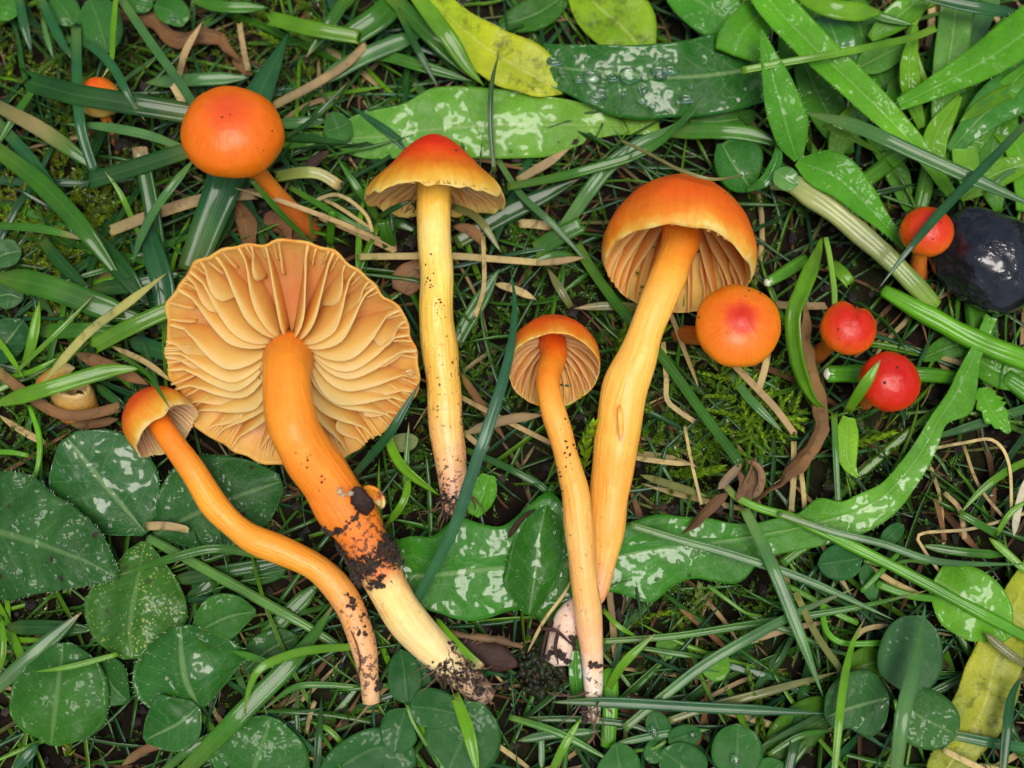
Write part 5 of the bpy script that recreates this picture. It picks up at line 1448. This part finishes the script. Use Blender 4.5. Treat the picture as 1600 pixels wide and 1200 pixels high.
# bottom left
B('broad green blade slanting along the bottom', GN, 30, (30, 60, 60, 40), [(280, 1214), (375, 1117), (469, 1020), (526, 938)], fold=0.15)
B('arched blade bending down over the broad slanting one', BR, 14, (40, 70, 90, 70), [(566, 1010), (500, 1014), (450, 1024), (400, 1052), (378, 1122)])
B('arched pale blade over the dark leaflet', GN, 15, (60, 84, 84, 70), [(410, 868), (337, 857), (262, 874), (186, 899)])
B('dark wide blade under the wavy orange stem', DK, 22, (20, 26, 24), [(258, 909), (375, 889), (455, 875)], tip='both')
B('grey-green blade slanting under the large spotted leaf', GR, 26, (40, 44, 34), [(-12, 1080), (49, 1027), (128, 956)])
B('thin pale blade lying across the smooth heart-shaped leaf', BR, 9, (60, 72, 76), [(184, 1022), (112, 1041), (54, 1050)])
B('short twisted blade beside the arched one', GN, 11, (50, 60, 50), [(452, 1052), (404, 1030), (358, 1016)], tip='both')
B('dark blade in the shade below the spotted leaf', DK, 24, (14, 20, 16), [(6, 980), (70, 980), (146, 984)], tip='both')
B('thin green blade along the bottom below the heart leaf', GN, 14, (30, 36, 30), [(254, 1206), (300, 1168), (346, 1138)])
B('curved thin blade near the bent mushroom foot', GN, 10, (30, 44, 36), [(560, 1074), (510, 1070), (460, 1074), (410, 1110)])
B('bright short blade below the bent mushroom foot', BR, 9, (24, 34, 30), [(540, 1168), (514, 1140), (486, 1128)])
B('upright thin blade at the margin under the spotted leaf', BR, 10, (20, 30, 26), [(0, 1050), (6, 1010), (2, 964)], tip='both')
B('dark wide blade deep behind the folded round leaf', DK, 24, (14, 20, 16), [(290, 940), (320, 920), (350, 890)], tip='both')
B('green blade deep beside the wet runner', GN, 26, (14, 22, 18), [(400, 1010), (450, 960), (500, 910)], tip='both')
B('blue-green blade at the lower margin', BL, 18, (20, 26, 20), [(20, 1206), (44, 1180), (60, 1160)], tip='both')
# bottom middle
B('bright cut blade under the dirty stem of the big mushroom', tipc(BR, 0.95, PT), 19, (40, 50, 50), [(680, 972), (716, 1012), (750, 1044)], tip='cut')
B('blade lying across the broad round clover leaflet', BR, 20, (50, 66, 60), [(710, 1084), (731, 1140), (748, 1214)])
B('long wet blade lying below the stem feet', BL, 17, (50, 56, 52, 46), [(862, 1097), (952, 1097), (1099, 1105), (1200, 1110), (1288, 1115)], tip='both')
B('wet dark blade running to the side margin', BL, 16, (40, 44, 40), [(1490, 1148), (1550, 1160), (1620, 1170)], tip='cut')
B('thin dark blade sloping away below the stem foot', GN, 12, (30, 36, 30), [(796, 1120), (877, 1147), (960, 1192)])
B('bright arched blade beside the stem foot', BR, 14, (20, 50, 60), [(945, 1086), (960, 1058), (980, 1030), (1024, 990)])
B('bright blade standing at the bottom margin', BR, 14, (24, 36, 36), [(862, 1204), (886, 1158), (908, 1122)])
B('thin green blade beside the crossing stems', BR, 8, (30, 36, 24), [(942, 952), (966, 978), (1000, 998)])
B('long thin blade lying in the gap by the lobed leaf', GN, 12, (30, 34, 34, 40, 40), [(940, 1002), (1050, 994), (1150, 979), (1337, 949), (1460, 920)])
B('vertical pale blade at the bottom margin', GR, 10, (20, 26, 20), [(846, 1206), (846, 1160), (842, 1112)], tip='both')
B('flat pale blade crossing the bottom margin', GR, 14, (24, 30, 26), [(808, 1158), (860, 1148), (940, 1142)], tip='both')
B('straight dark blade beneath the wet one', DK, 12, (20, 26, 24), [(820, 1124), (900, 1124), (990, 1134), (1040, 1160)])
B('pale blade crossing under the straight one', GR, 12, (26, 30, 26), [(960, 1162), (1040, 1146), (1110, 1140)], tip='both')
# bottom right
B('long grey-green blade crossing the lobed leaf to the clover', GR, 14, (60, 64, 60, 50), [(985, 820), (1070, 846), (1142, 866), (1262, 907), (1404, 972)])
B('stiff striped blade dropping across the long crossing ones', GR, 20, (70, 80, 70, 50), [(1163, 795), (1202, 874), (1240, 967), (1286, 1088)])
B('long wet blade rising from the stem foot to the clover', GR, 17, (40, 60, 56), [(975, 1138), (1046, 1080), (1112, 1031), (1232, 964), (1334, 920)])
B('olive blade sloping above the wet dark blade', OL, 14, (30, 36, 30), [(1045, 1126), (1110, 1104), (1187, 1084), (1316, 1048)])
B('broad blue-green blade hanging over the large clover leaflet', GR, 25, (100, 120, 116, 100), [(1398, 1216), (1412, 1110), (1431, 1035), (1446, 945)])
B('bright narrow blade crossing the torn clover leaflet', BR, 13, (70, 80, 70, 50), [(1303, 1214), (1315, 1087), (1330, 1012), (1352, 964)])
B('thin blade with a pale edge beside the green runner', GR, 12, (60, 66, 60, 50), [(1215, 802), (1300, 830), (1380, 850), (1470, 878), (1610, 882)])
B('bright stem-like blade at the side by the yellow leaf', BR, 12, (46, 50, 46), [(1545, 840), (1575, 866), (1610, 900)], tip='both')
B('pale green blade over the yellow leaf', OL, 14, (56, 60, 56), [(1538, 988), (1570, 1016), (1612, 1046)], tip='both')
B('upright dim blade at the corner behind the yellow leaf', BL, 16, (70, 74, 60), [(1566, 1212), (1572, 1150), (1580, 1090), (1600, 1050)])
B('thin green blade in the gap beside the lump', GN, 9, (20, 26, 20), [(1000, 1012), (1060, 1022), (1120, 1030)])
B('thin green blade by the seedling leaf', GN, 10, (20, 26, 24), [(1170, 960), (1240, 990), (1290, 1010)])
B('thin blade curving at the bottom margin', GN, 10, (30, 36, 30), [(1200, 1180), (1250, 1150), (1306, 1140)])
B('green blade behind the runner at the side margin', GN, 14, (26, 30, 26), [(1440, 852), (1500, 862), (1580, 868)], tip='both')
B('short green blade among the arching straws', BR, 9, (30, 46, 50), [(1556, 836), (1580, 800), (1612, 780)])

# ------------------------------------------------------------------ dry straws and withered leaves
SG = 'dry straws in the turf'
def straw(label, colour, w, h, pts, tip='cut', twist=0.0, fold=None):
    return blade(label, colour, w, h, pts, tip=tip, fold=random.uniform(-0.4, 0.4) if fold is None else fold, twist=twist, name='straw', cat='straw', group=SG, mat='straw')
S = straw
S('long flat straw lying below the domed mushroom', TN, 18, (40, 50, 44), [(172, 361), (243, 334), (324, 310), (400, 303)])
S('pale straw leaning up against the domed cap', PT, 12, (60, 90, 100), [(292, 186), (284, 158), (270, 132)])
S('short tan straw standing above the domed cap', TN, 11, (40, 60, 60), [(279, 122), (290, 81), (316, 34)], tip='point')
S('thin tan straw standing near the bright cut blade', TN, 9, (30, 44, 40), [(388, 110), (380, 74), (374, 36)])
S('tan straw slanting up beside the domed cap', TN, 14, (50, 56, 50), [(424, 166), (489, 132), (540, 100), (572, 68)])
S('long thin straw crossing the domed mushroom stem', TN, 8, (60, 100, 80, 40), [(364, 293), (439, 314), (500, 336), (560, 360), (620, 390)], tip='both')
S('looping pale straw beside the cone cap', PT, 6, (40, 56, 44), [(486, 316), (520, 304), (545, 312), (572, 336), (582, 362)])
S('second looping pale straw beside the cone cap', PT, 6, (30, 40, 30), [(496, 306), (530, 324), (560, 344), (584, 360)])
S('tan straw lying behind the big gilled cap', TN, 14, (24, 30, 26), [(500, 337), (550, 358), (618, 390)])
S('straight straw passing behind the yellow stem', PT, 11, (44, 44, 44), [(560, 401), (655, 400), (709, 400), (790, 406), (841, 410)])
S('bent end of the straight straw near the bell cap', TN, 11, (46, 50, 44), [(838, 411), (870, 408), (915, 402)], tip='point')
S('yellowish dry blade crossing the striped grass', (0.34, 0.33, 0.10), 14, (96, 96, 90), [(66, 600), (135, 522), (202, 471), (260, 427)], tip='both')
S('brown curved straw looping under the small bent cap', BN, 17, (50, 56, 60, 60), [(-12, 574), (51, 623), (94, 647), (135, 648), (186, 636)])
S('dark brown straw above the small bent cap', BN, 20, (40, 46, 44), [(116, 552), (169, 572), (232, 601)], tip='both')
S('pale thin straw above the small bent cap', PT, 9, (50, 60, 60), [(172, 540), (229, 567), (270, 598)], tip='both')
S('tan straw scrap by the three-part leaf', TN, 14, (46, 50, 46), [(228, 822), (262, 822), (293, 828)], twist=0.5)
S('brown straw tucked under the big mushroom cap', BN, 14, (20, 26, 22), [(110, 664), (150, 662), (186, 654)], tip='both')
S('pale straw scrap beside the yellow stem', PT, 14, (20, 26, 22), [(812, 349), (836, 350), (860, 354)])
S('tan straw leaning on the arching grass', TN, 14, (30, 44, 50), [(808, 282), (850, 258), (890, 232)], tip='point')
S('narrow upright straw in front of the grey blade', PT, 7, (40, 56, 44), [(755, 370), (756, 447), (742, 496)])
S('pale straw scrap over the dark moss', PT, 12, (30, 36, 30), [(772, 443), (804, 452), (838, 468)], tip='both')
S('brown straw slanting through the moss', BN, 12, (20, 30, 24), [(718, 580), (750, 630), (790, 688)], tip='both')
S('flat straw pointing at the round gilled mushroom stem', TN, 15, (40, 46, 44), [(724, 678), (787, 657), (850, 648)], tip='both')
S('lower arm of the folded flat straw', TN, 9, (40, 34, 26), [(726, 676), (744, 692), (764, 702)])
S('thin straw crossing the brown slanting one', TN, 8, (30, 36, 32), [(718, 619), (770, 647), (860, 692)])
S('tan horizontal straw above the notched button', TN, 12, (30, 34, 30), [(1212, 476), (1250, 478), (1290, 478)])
S('knee-bent thin straw beside the bell cap stem', PT, 8, (40, 46, 40), [(1036, 535), (1041, 590), (1042, 624), (1060, 642), (1084, 658)])
S('tan straw slanting out of the fern-like moss', TN, 11, (40, 50, 44), [(1140, 563), (1176, 600), (1210, 636), (1240, 676)])
S('pale upright straw beside the flat-domed mushroom', PT, 11, (20, 26, 20), [(1200, 552), (1194, 580), (1184, 612)])
S('upright straw below the withered leaf', PT, 9, (20, 26, 20), [(1240, 690), (1240, 740), (1236, 800)])
S('second upright straw below the withered leaf', PT, 8, (20, 24, 18), [(1252, 736), (1256, 770), (1258, 800)])
S('long straw running into the crumpled leaf', OL, 12, (40, 44, 40), [(1000, 742), (1050, 758), (1106, 776)], tip='both')
S('thin pale straw hanging by the crumpled leaf', PT, 5, (50, 60, 50), [(1070, 666), (1080, 720), (1096, 788)])
S('thin pale straw under the moss patch', PT, 8, (30, 34, 30), [(980, 714), (1040, 722), (1086, 726)], tip='both')
S('tall arching straw at the side margin', PT, 5, (40, 60, 70, 60, 30), [(1442, 704), (1506, 692), (1552, 688), (1577, 726), (1581, 812)])
S('thin straw hanging inside the arching one', TN, 5, (30, 40, 30), [(1506, 696), (1530, 760), (1578, 820)])
S('short straw crossing near the bent blade', TN, 8, (24, 30, 26), [(1476, 770), (1500, 796), (1508, 842)])
S('brown straw standing beside the lobed leaf', BN, 8, (20, 26, 22), [(1462, 780), (1472, 820), (1476, 846)])
S('angular pale straw below the runner', PT, 5, (30, 40, 30), [(1610, 800), (1520, 826), (1440, 834), (1442, 856), (1478, 906)])
S('pale white straw at the side margin', (0.5, 0.46, 0.34), 12, (40, 46, 40), [(1584, 838), (1592, 790), (1606, 740)], tip='both')
S('dry olive straw crossing the striped blade', OL, 11, (56, 60, 50), [(1243, 926), (1277, 994), (1318, 1052)])
S('straw lying under the oval clover leaflet', TN, 8, (20, 26, 22), [(1280, 840), (1300, 880), (1330, 930)], tip='both')
S('pale straw under the narrow clover leaflet', PT, 10, (20, 24, 20), [(1350, 880), (1400, 912), (1456, 938)], tip='both')
S('brown straw lying in the dark gap', BN, 10, (10, 14, 12), [(1060, 950), (1100, 980), (1140, 1020)], tip='both')
S('tan straw beneath the long wet blades', TN, 9, (12, 16, 12), [(1150, 1010), (1230, 984), (1300, 970)], tip='both')
S('pale straw curling by the hooked stem', PT, 8, (30, 36, 30), [(1330, 1006), (1350, 984), (1392, 976)], tip='both')
S('brown straw at the bottom by the heart leaf', BN, 14, (10, 14, 12), [(190, 1196), (230, 1170), (276, 1160)], tip='both')
S('upright thin straw by the bent mushroom foot', TN, 7, (16, 30, 26), [(478, 1146), (484, 1120), (492, 1096)])
S('straw on the broad yellow leaf', PT, 10, (44, 46, 40), [(1474, 1172), (1510, 1190), (1550, 1210)])
S('thin straw along the lump and the crossing stems', PT, 5, (50, 60, 60), [(824, 1020), (850, 970), (880, 930), (896, 900)], tip='both')

def dead(label, colour, w, h, pts, twist=0.0, fold=-0.4, tip='both', tw0=0.0):
    P, pl = path3(pts, h)
    mb = MB()
    ribbon(mb, P, w, colour, fold=fold * 0.5, twist=twist, tw0=tw0, tip=tip, cols=9, th=0.0014, vlen=pl / 100)
    for i, v in enumerate(mb.v):
        mb.v[i] = v + Vector((mnoise.noise(v * 40), mnoise.noise(v * 40 + Vector((9, 9, 9))), mnoise.noise(v * 32 + Vector((3, 4, 5))))) * (w * 0.00030)
    return tag(mb.build('dead_leaf', M['straw'], origin=P[0]), label, 'dead leaf', 'withered leaves')
LB = (0.19, 0.105, 0.048)
dead('long withered brown leaf strip hanging beside the notched button', [(0, (0.26, 0.15, 0.06)), (0.6, LB), (1, (0.13, 0.06, 0.03))], 24, (40, 50, 54, 50, 44, 30), [(1256, 476), (1260, 540), (1274, 610), (1283, 662), (1264, 702), (1226, 748), (1176, 782)], twist=0.9)
dead('crumpled pale-brown leaf knot above the runner', (0.17, 0.10, 0.055), 26, (40, 56, 44), [(1160, 790), (1170, 752), (1180, 716)], twist=0.7, fold=1.4)
dead('thin curled brown shred on the crumpled leaf knot', (0.26, 0.16, 0.09), 14, (50, 66, 50), [(1176, 780), (1190, 752), (1180, 728), (1164, 720)], twist=0.9, fold=1.0)
dead('second curled brown shred on the crumpled leaf knot', (0.20, 0.11, 0.06), 12, (50, 62, 50), [(1152, 784), (1160, 756), (1150, 730)], twist=0.7, fold=1.0)
dead('dark shrivelled leaf hanging onto the lobed leaf', (0.12, 0.065, 0.033), 18, (60, 60, 50, 44), [(1136, 768), (1112, 790), (1090, 812), (1066, 836)], twist=1.2)
dead('rolled silvery-brown leaf scrap in the straw knot', (0.26, 0.18, 0.11), 14, (56, 64, 56), [(1120, 764), (1142, 744), (1162, 722)], twist=0.6)
dead('thick brown dead stalk behind the top leaves', BN, 24, (30, 34, 34, 30), [(170, 20), (236, 30), (270, 60), (321, 56), (350, 66), (376, 98)], fold=-0.8)
dead('curled brown leaf scrap under the domed cap stem', (0.22, 0.10, 0.05), 34, (16, 26, 20), [(404, 350), (430, 352), (456, 380)], twist=0.9, fold=-0.7)
dead('long brown leaf hanging below the domed cap', BN, 30, (16, 30, 20), [(368, 300), (378, 340), (396, 392)], twist=0.4, fold=-0.6)
dead('brown dead leaf tucked behind the big gilled cap', (0.25, 0.13, 0.07), 36, (10, 20, 16), [(612, 450), (640, 430), (664, 408)], fold=-0.5)
dead('brown curl beside the straight straw', (0.26, 0.14, 0.07), 16, (20, 34, 30), [(706, 352), (736, 360), (760, 392)], twist=0.8)
dead('small brown scrap beside the dark upright stalk', BN, 18, (20, 26, 20), [(366, 90), (380, 104), (392, 116)], twist=0.5)
dead('black-brown twig scrap beside the round leaf', (0.05, 0.03, 0.022), 16, (24, 28, 24), [(474, 262), (494, 248), (516, 232)])
dead('dark shred lying on the folded wet lobe', (0.03, 0.02, 0.014), 9, (50, 64, 60), [(794, 842), (812, 816), (836, 796)], twist=0.8)
dead('brown leaf in the shade by the lower margin', (0.08, 0.035, 0.022), 40, (6, 10, 8), [(960, 1100), (1000, 1110), (1050, 1118)])
dead('brown leaf base under the domed cap', (0.12, 0.06, 0.03), 26, (8, 14, 10), [(440, 390), (470, 360), (500, 340)])
# hairy root
def hairy_root():
    P, _ = path3([(671, 982), (700, 990), (727, 994), (770, 998), (817, 1010)], [26, 34, 34, 32, 26])
    mb = MB(); tube(mb, P, [4, 6, 6.5, 6, 4], (0.14, 0.085, 0.045), seg=10, rough=0.7, rfreq=70)
    o = tag(mb.build('root', M['dead'], origin=P[0]), 'knotted hairy brown root beside the dirty stem foot', 'root')
    hb = MB()
    for _ in range(36):
        i = random.randrange(len(P))
        a = P[i]; d = Vector((random.uniform(-1, 1), random.uniform(-1, 1), random.uniform(-0.2, 0.6)))
        q = [a, a + d * 0.008, a + d * 0.014 + Vector((random.uniform(-.006, .006), random.uniform(-.006, .006), 0))]
        tube(hb, [Vector(v) for v in spline(q, 6)], [0.9, 0.7, 0.3], (0.18, 0.11, 0.06), seg=4, scale=False)
    tag(hb.build('root_hairs', M['dead'], o, origin=o.location.copy()), kind='stuff')
hairy_root()

# ------------------------------------------------------------------ moss
def leaflet(mb, p, d, up, ln, w, c):
    s = d.cross(up)
    s = s.normalized() if s.length > 1e-6 else CX
    b = len(mb.v)
    for q in (p, p + d * ln * 0.4 + s * w, p + d * ln * 0.4 - s * w, p + d * ln + up * ln * 0.18):
        mb.v.append(q); mb.uv.append((0, 0)); mb.t.append(c)
    mb.f += [(b, b + 1, b + 3), (b, b + 3, b + 2)]

def moss_shoot(mb, p, d, ln, leaf_ln, n, c, stem=True, rnd=random):
    """a leafy shoot: pointed leaflets in a spiral round a bending axis"""
    d = d.normalized()
    bend = Vector((rnd.uniform(-1, 1), rnd.uniform(-1, 1), rnd.uniform(-0.8, 0.2))) * 0.4
    pts = []
    q = p.copy(); dd = d.copy(); k = 6
    for i in range(k + 1):
        pts.append(q.copy()); dd = (dd + bend / k).normalized(); q = q + dd * (ln / k)
    if stem:
        tube(mb, pts, [1.1, 1.0, 0.7], tuple(x * 0.7 for x in c), seg=4, scale=False)
    ga = rnd.uniform(0, 6.28)
    for i in range(n):
        t = i / n
        x = t * (k - 0.001); a = int(x); f = x - a
        pp = pts[a].lerp(pts[a + 1], f); ax = (pts[a + 1] - pts[a]).normalized()
        s = ax.cross(Vector((0.3, 0.2, 1))).normalized(); s2 = ax.cross(s)
        ga += 2.4
        out = s * math.cos(ga) + s2 * math.sin(ga)
        dl = (out * (1.0 - 0.5 * t) + ax * (0.55 + 0.5 * t)).normalized()
        g = rnd.uniform(0.75, 1.3)
        leaflet(mb, pp, dl, ax, leaf_ln * rnd.uniform(0.7, 1.15) * (1 - 0.35 * t), leaf_ln * 0.2, tuple(v * g for v in c))

def sprig(label, px, py, h, vec, ln, leaf_ln, n, c, branches=0):
    p = on_ground(px, py, h)
    mb = MB()
    d = CV(*vec).normalized()
    moss_shoot(mb, p, d, ln * 0.001, leaf_ln * 0.001, n, c)
    for i in range(branches):
        t = (i + 1) / (branches + 1.5)
        s = d.cross(NREF).normalized() * (1 if i % 2 else -1)
        moss_shoot(mb, p + d * ln * 0.001 * t, s * 0.9 + d * 0.7 + NREF * 0.2, ln * 0.00055 * (1 - 0.5 * t), leaf_ln * 0.0008, int(n * 0.6), c)
    return tag(mb.build('moss_sprig', M['moss'], origin=p), label, 'moss sprig', 'moss sprigs')

MB1 = (0.20, 0.36, 0.012); MB2 = (0.12, 0.26, 0.012); MB3 = (0.07, 0.17, 0.010)
sprig('bright moss sprig squeezed between the two crossing mushrooms', 914, 735, 70, (-0.1, 1, 0.35), 84, 24, 34, MB1)
sprig('tall moss sprig beside the round gilled cap', 960, 590, 14, (0.05, 1, 0.2), 110, 17, 56, MB2)
sprig('branched fern-like moss frond under the flat-domed mushroom', 1180, 690, 24, (-0.35, 1, 0.15), 130, 14, 60, MB1, 7)
sprig('fern-like moss frond leaning to the withered leaf', 1150, 650, 30, (1, 0.12, 0.1), 110, 13, 54, MB1, 7)
sprig('low moss frond beside the grass blade end', 1190, 690, 20, (0.6, 0.7, 0.1), 90, 13, 50, MB2, 6)
sprig('moss frond below the flat-domed mushroom', 1118, 640, 16, (0.1, 1, 0.1), 90, 13, 44, MB2, 5)
sprig('spiky moss sprig at the foot of the thin straw', 1060, 740, 14, (0.8, 0.1, 0.3), 70, 22, 34, MB1)
sprig('star-shaped moss sprig below the scarlet button', 1330, 690, 26, (0.9, 0.25, 0.3), 76, 18, 40, MB1)
sprig('hanging moss thread over the lobed leaf', 1142, 800, 44, (0.12, -1, 0.05), 80, 10, 40, (0.06, 0.10, 0.02))
sprig('pale moss bud below the lobed leaf', 1088, 962, 18, (0.05, 1, 0.2), 44, 20, 26, (0.18, 0.26, 0.06))
sprig('moss sprig beside the crossing stems', 992, 972, 16, (1, 0.5, 0.1), 60, 14, 36, MB1)
sprig('dark moss sprig in the gap above the wet blade', 1190, 1138, 20, (-0.2, 1, 0.1), 90, 15, 50, MB3)
sprig('small moss sprig under the olive blade', 1196, 1180, 14, (-0.05, 1, 0.2), 60, 13, 34, MB3)
sprig('moss sprig behind the yellow stem', 742, 640, 16, (-0.2, 1, 0.2), 110, 12, 60, MB3, 3)
sprig('moss sprig climbing beside the grey blade', 730, 560, 14, (0.2, 1, 0.2), 90, 12, 54, MB3, 3)
sprig('bright moss tip beside the corner leaf', 10, 70, 20, (-0.1, -1, 0.4), 46, 16, 24, MB1)
sprig('bright moss tip near the cut blade at the top', 436, 62, 30, (-0.6, 0.5, 0.3), 40, 14, 24, MB1)
sprig('moss sprig at the bottom below the heart-shaped leaf', 96, 1192, 10, (0.3, 0.9, 0.2), 50, 14, 30, MB1)
sprig('moss tip by the clover leaflet edge', 1372, 940, 24, (0.2, 1, 0.2), 34, 12, 22, MB2)
sprig('moss sprig in the fern-like patch below', 1110, 700, 12, (1, 0.3, 0.1), 90, 14, 44, MB2, 4)

def moss_carpet():
    rnd = random.Random(5)
    mb = MB()
    # (px, py, radius px, count, colour)
    patches = [(70, 330, 100, 330, (0.20, 0.28, 0.012)), (110, 420, 90, 230, (0.21, 0.29, 0.012)), (60, 110, 120, 280, (0.13, 0.20, 0.015)), (230, 150, 130, 220, (0.08, 0.15, 0.012)),
               (400, 40, 120, 220, (0.14, 0.22, 0.012)), (190, 300, 70, 120, (0.12, 0.19, 0.012)), (740, 560, 100, 170, MB3), (900, 470, 110, 110, MB3), (960, 580, 80, 110, (0.06, 0.13, 0.015)),
               (1150, 640, 110, 190, MB2), (1060, 710, 90, 130, MB2), (1360, 690, 80, 130, (0.05, 0.13, 0.015)), (640, 760, 90, 100, MB3), (1120, 930, 100, 110, MB3), (1050, 1050, 130, 110, (0.05, 0.10, 0.012)),
               (40, 680, 80, 90, MB3), (90, 990, 120, 80, MB3), (450, 1100, 120, 70, MB3), (1450, 780, 110, 80, MB3), (1250, 1000, 110, 70, MB3), (840, 330, 110, 90, MB3), (1500, 1080, 120, 60, MB3), (30, 560, 60, 60, (0.10, 0.17, 0.012)), (560, 300, 90, 70, MB3),
               (1180, 330, 90, 50, MB3), (1320, 220, 110, 60, MB3)]
    for px, py, r, n, c in patches:
        for _ in range(n):
            a = rnd.uniform(0, 6.28); q = r * rnd.random() ** 0.6
            p = on_ground(px + q * math.cos(a), py + q * math.sin(a), rnd.uniform(-2, 12))
            g = rnd.uniform(0.6, 1.3)
            moss_shoot(mb, p, Vector((rnd.uniform(-0.9, 0.9), rnd.uniform(-0.9, 0.9), rnd.uniform(0.4, 1.1))), 0.001 * rnd.uniform(16, 34), 0.001 * rnd.uniform(6, 11), 16, tuple(x * g for x in c), stem=False, rnd=rnd)
    for _ in range(5200):
        p = Vector((rnd.uniform(-1.35, 1.35), rnd.uniform(-1.0, 1.15), 0)); p.z = ground_h(p.x, p.y)
        moss_shoot(mb, p, Vector((rnd.uniform(-0.9, 0.9), rnd.uniform(-0.9, 0.9), rnd.uniform(0.3, 1))), 0.001 * rnd.uniform(14, 30), 0.001 * rnd.uniform(6, 10), 12, tuple(x * rnd.uniform(0.5, 1.3) for x in rnd.choice([MB3, MB3, MB2])), stem=False, rnd=rnd)
    tag(mb.build('moss', M['moss'], smooth=False), 'low green moss covering the soil between the grass', 'moss', None, 'stuff')
moss_carpet()

# ------------------------------------------------------------------ fine litter and undergrowth that nobody could count
def world_ribbon(mb, rnd, x, y, ang, ln, w, h0, h1, c, bow=0.2, n=7, cols=3):
    pts = []
    for i in range(n):
        t = i / (n - 1) - 0.5
        xx = x + math.cos(ang) * t * ln - math.sin(ang) * bow * ln * (t * t - 0.1)
        yy = y + math.sin(ang) * t * ln + math.cos(ang) * bow * ln * (t * t - 0.1)
        hh = h0 + (h1 - h0) * (t + 0.5) + 0.25 * ln * max(0, 0.25 - t * t) * 0.5
        pts.append(Vector((xx, yy, ground_h(xx, yy) + hh)))
    ribbon(mb, pts, w, c, fold=rnd.uniform(-0.2, 0.5), twist=rnd.uniform(-0.8, 0.8), tw0=rnd.uniform(-0.5, 0.5), tip=rnd.choice(['both', 'point']), cols=cols, scale=False, vlen=ln * 10)

def litter():
    rnd = random.Random(11)
    mb = MB()
    for _ in range(1300):
        c = rnd.choice([TN, PT, BN, BN, (0.10, 0.05, 0.025), OL])
        g = rnd.uniform(0.4, 0.95)
        world_ribbon(mb, rnd, rnd.uniform(-1.35, 1.35), rnd.uniform(-1.0, 1.15), rnd.uniform(0, 6.28), rnd.uniform(0.05, 0.22), rnd.uniform(2.5, 7), 0.001, rnd.uniform(0.002, 0.02), tuple(x * g for x in c), rnd.uniform(-0.5, 0.5))
    tag(mb.build('thatch', M['straw']), 'fine dry thatch of straw bits on the soil', 'thatch', None, 'stuff')
    mb = MB()
    for _ in range(2600):
        c = rnd.choice([GN, GN, GR, BL, BR])
        g = rnd.uniform(0.5, 1.0)
        world_ribbon(mb, rnd, rnd.uniform(-1.35, 1.35), rnd.uniform(-1.0, 1.15), rnd.uniform(0, 6.28), rnd.uniform(0.10, 0.30), rnd.uniform(3, 8), 0.003, rnd.uniform(0.004, 0.045), tuple(x * g for x in c), rnd.uniform(-0.3, 0.3), n=9)
    tag(mb.build('undergrowth_grass', M['grass']), 'tangle of fine grass low in the turf', 'grass', None, 'stuff')
    mb = MB()
    for _ in range(3800):
        x, y = rnd.uniform(-1.2, 1.2), rnd.uniform(-0.9, 1.0)
        g = rnd.uniform(0.3, 1.6)
        lump(mb, Vector((x, y, ground_h(x, y) + rnd.uniform(0.003, 0.014))), rnd.uniform(0.002, 0.010), (0.020 * g, 0.013 * g, 0.008 * g), rough=0.8)
    tag(mb.build('soil_crumbs', M['crumb'], smooth=False), 'crumbs of dark wet soil', 'soil', None, 'stuff')
litter()

# ------------------------------------------------------------------ further blades and straws lying about
def scatter():
    rnd = random.Random(23)
    kinds = [('mid-green', GN), ('dark green', DK), ('blue-green', BL), ('bright green', BR), ('grey-green', GR)]
    # denser where the photograph shows grass
    zones = [(0, 0, 620, 420, 46, 'around the domed orange mushroom'), (0, 380, 300, 640, 16, 'around the broken stump'), (560, 0, 1100, 420, 18, 'around the cone cap and pale leaf'), (1100, 0, 1600, 330, 22, 'under the leaves above the black stone'), (1200, 640, 1600, 1200, 22, 'among the clover by the yellow leaf'), (800, 950, 1300, 1200, 12, 'below the crossing stem feet'), (300, 950, 800, 1200, 16, 'around the bent mushroom foot'), (-150, -150, 1750, 1350, 14, 'loose in the open turf')]
    for x0, y0, x1, y1, n, where in zones:
        for _ in range(n):
            px, py = rnd.uniform(x0, x1), rnd.uniform(y0, y1)
            p = W(px, py, 0)
            lab, c = rnd.choice(kinds)
            g = rnd.uniform(0.65, 1.1)
            mb = MB()
            wd, bow, ln = rnd.uniform(6, 15), rnd.uniform(-0.25, 0.25), rnd.uniform(0.12, 0.36)
            lab = '%s %s %s grass blade half buried %s' % ('wide' if wd > 10.5 else 'narrow', 'curved' if abs(bow) > 0.12 else 'straight', lab, where)
            world_ribbon(mb, rnd, p.x, p.y, rnd.uniform(0, 6.28), ln, wd, 0.006, rnd.uniform(0.012, 0.05), tuple(v * g for v in c), bow, n=14, cols=5)
            tag(mb.build('grass_blade', M['grass'], origin=p), lab, 'grass blade', GG)
    for _ in range(110):
        px, py = rnd.uniform(-100, 1700), rnd.uniform(-100, 1300)
        p = W(px, py, 0)
        where = 'near the domed mushroom and stump' if px < 600 and py < 640 else 'near the cone and bell caps' if py < 420 else 'near the button mushrooms and stone' if px > 1000 and py < 760 else 'near the clover and yellow leaf' if px > 1000 else 'near the stem feet and round leaves'
        lab, c = rnd.choice([('tan', TN), ('pale', PT), ('brown', BN)])
        g = rnd.uniform(0.6, 1.05)
        mb = MB()
        ln, bow = rnd.uniform(0.08, 0.26), rnd.uniform(-0.4, 0.4)
        lab = '%s %s %s straw sunk in the turf %s' % ('long' if ln > 0.17 else 'short', 'bent' if abs(bow) > 0.2 else 'straight', lab, where)
        world_ribbon(mb, rnd, p.x, p.y, rnd.uniform(0, 6.28), ln, rnd.uniform(6, 12), 0.005, rnd.uniform(0.008, 0.03), tuple(v * g for v in c), bow, n=12, cols=5)
        tag(mb.build('straw', M['straw'], origin=p), lab, 'straw', SG)
scatter()
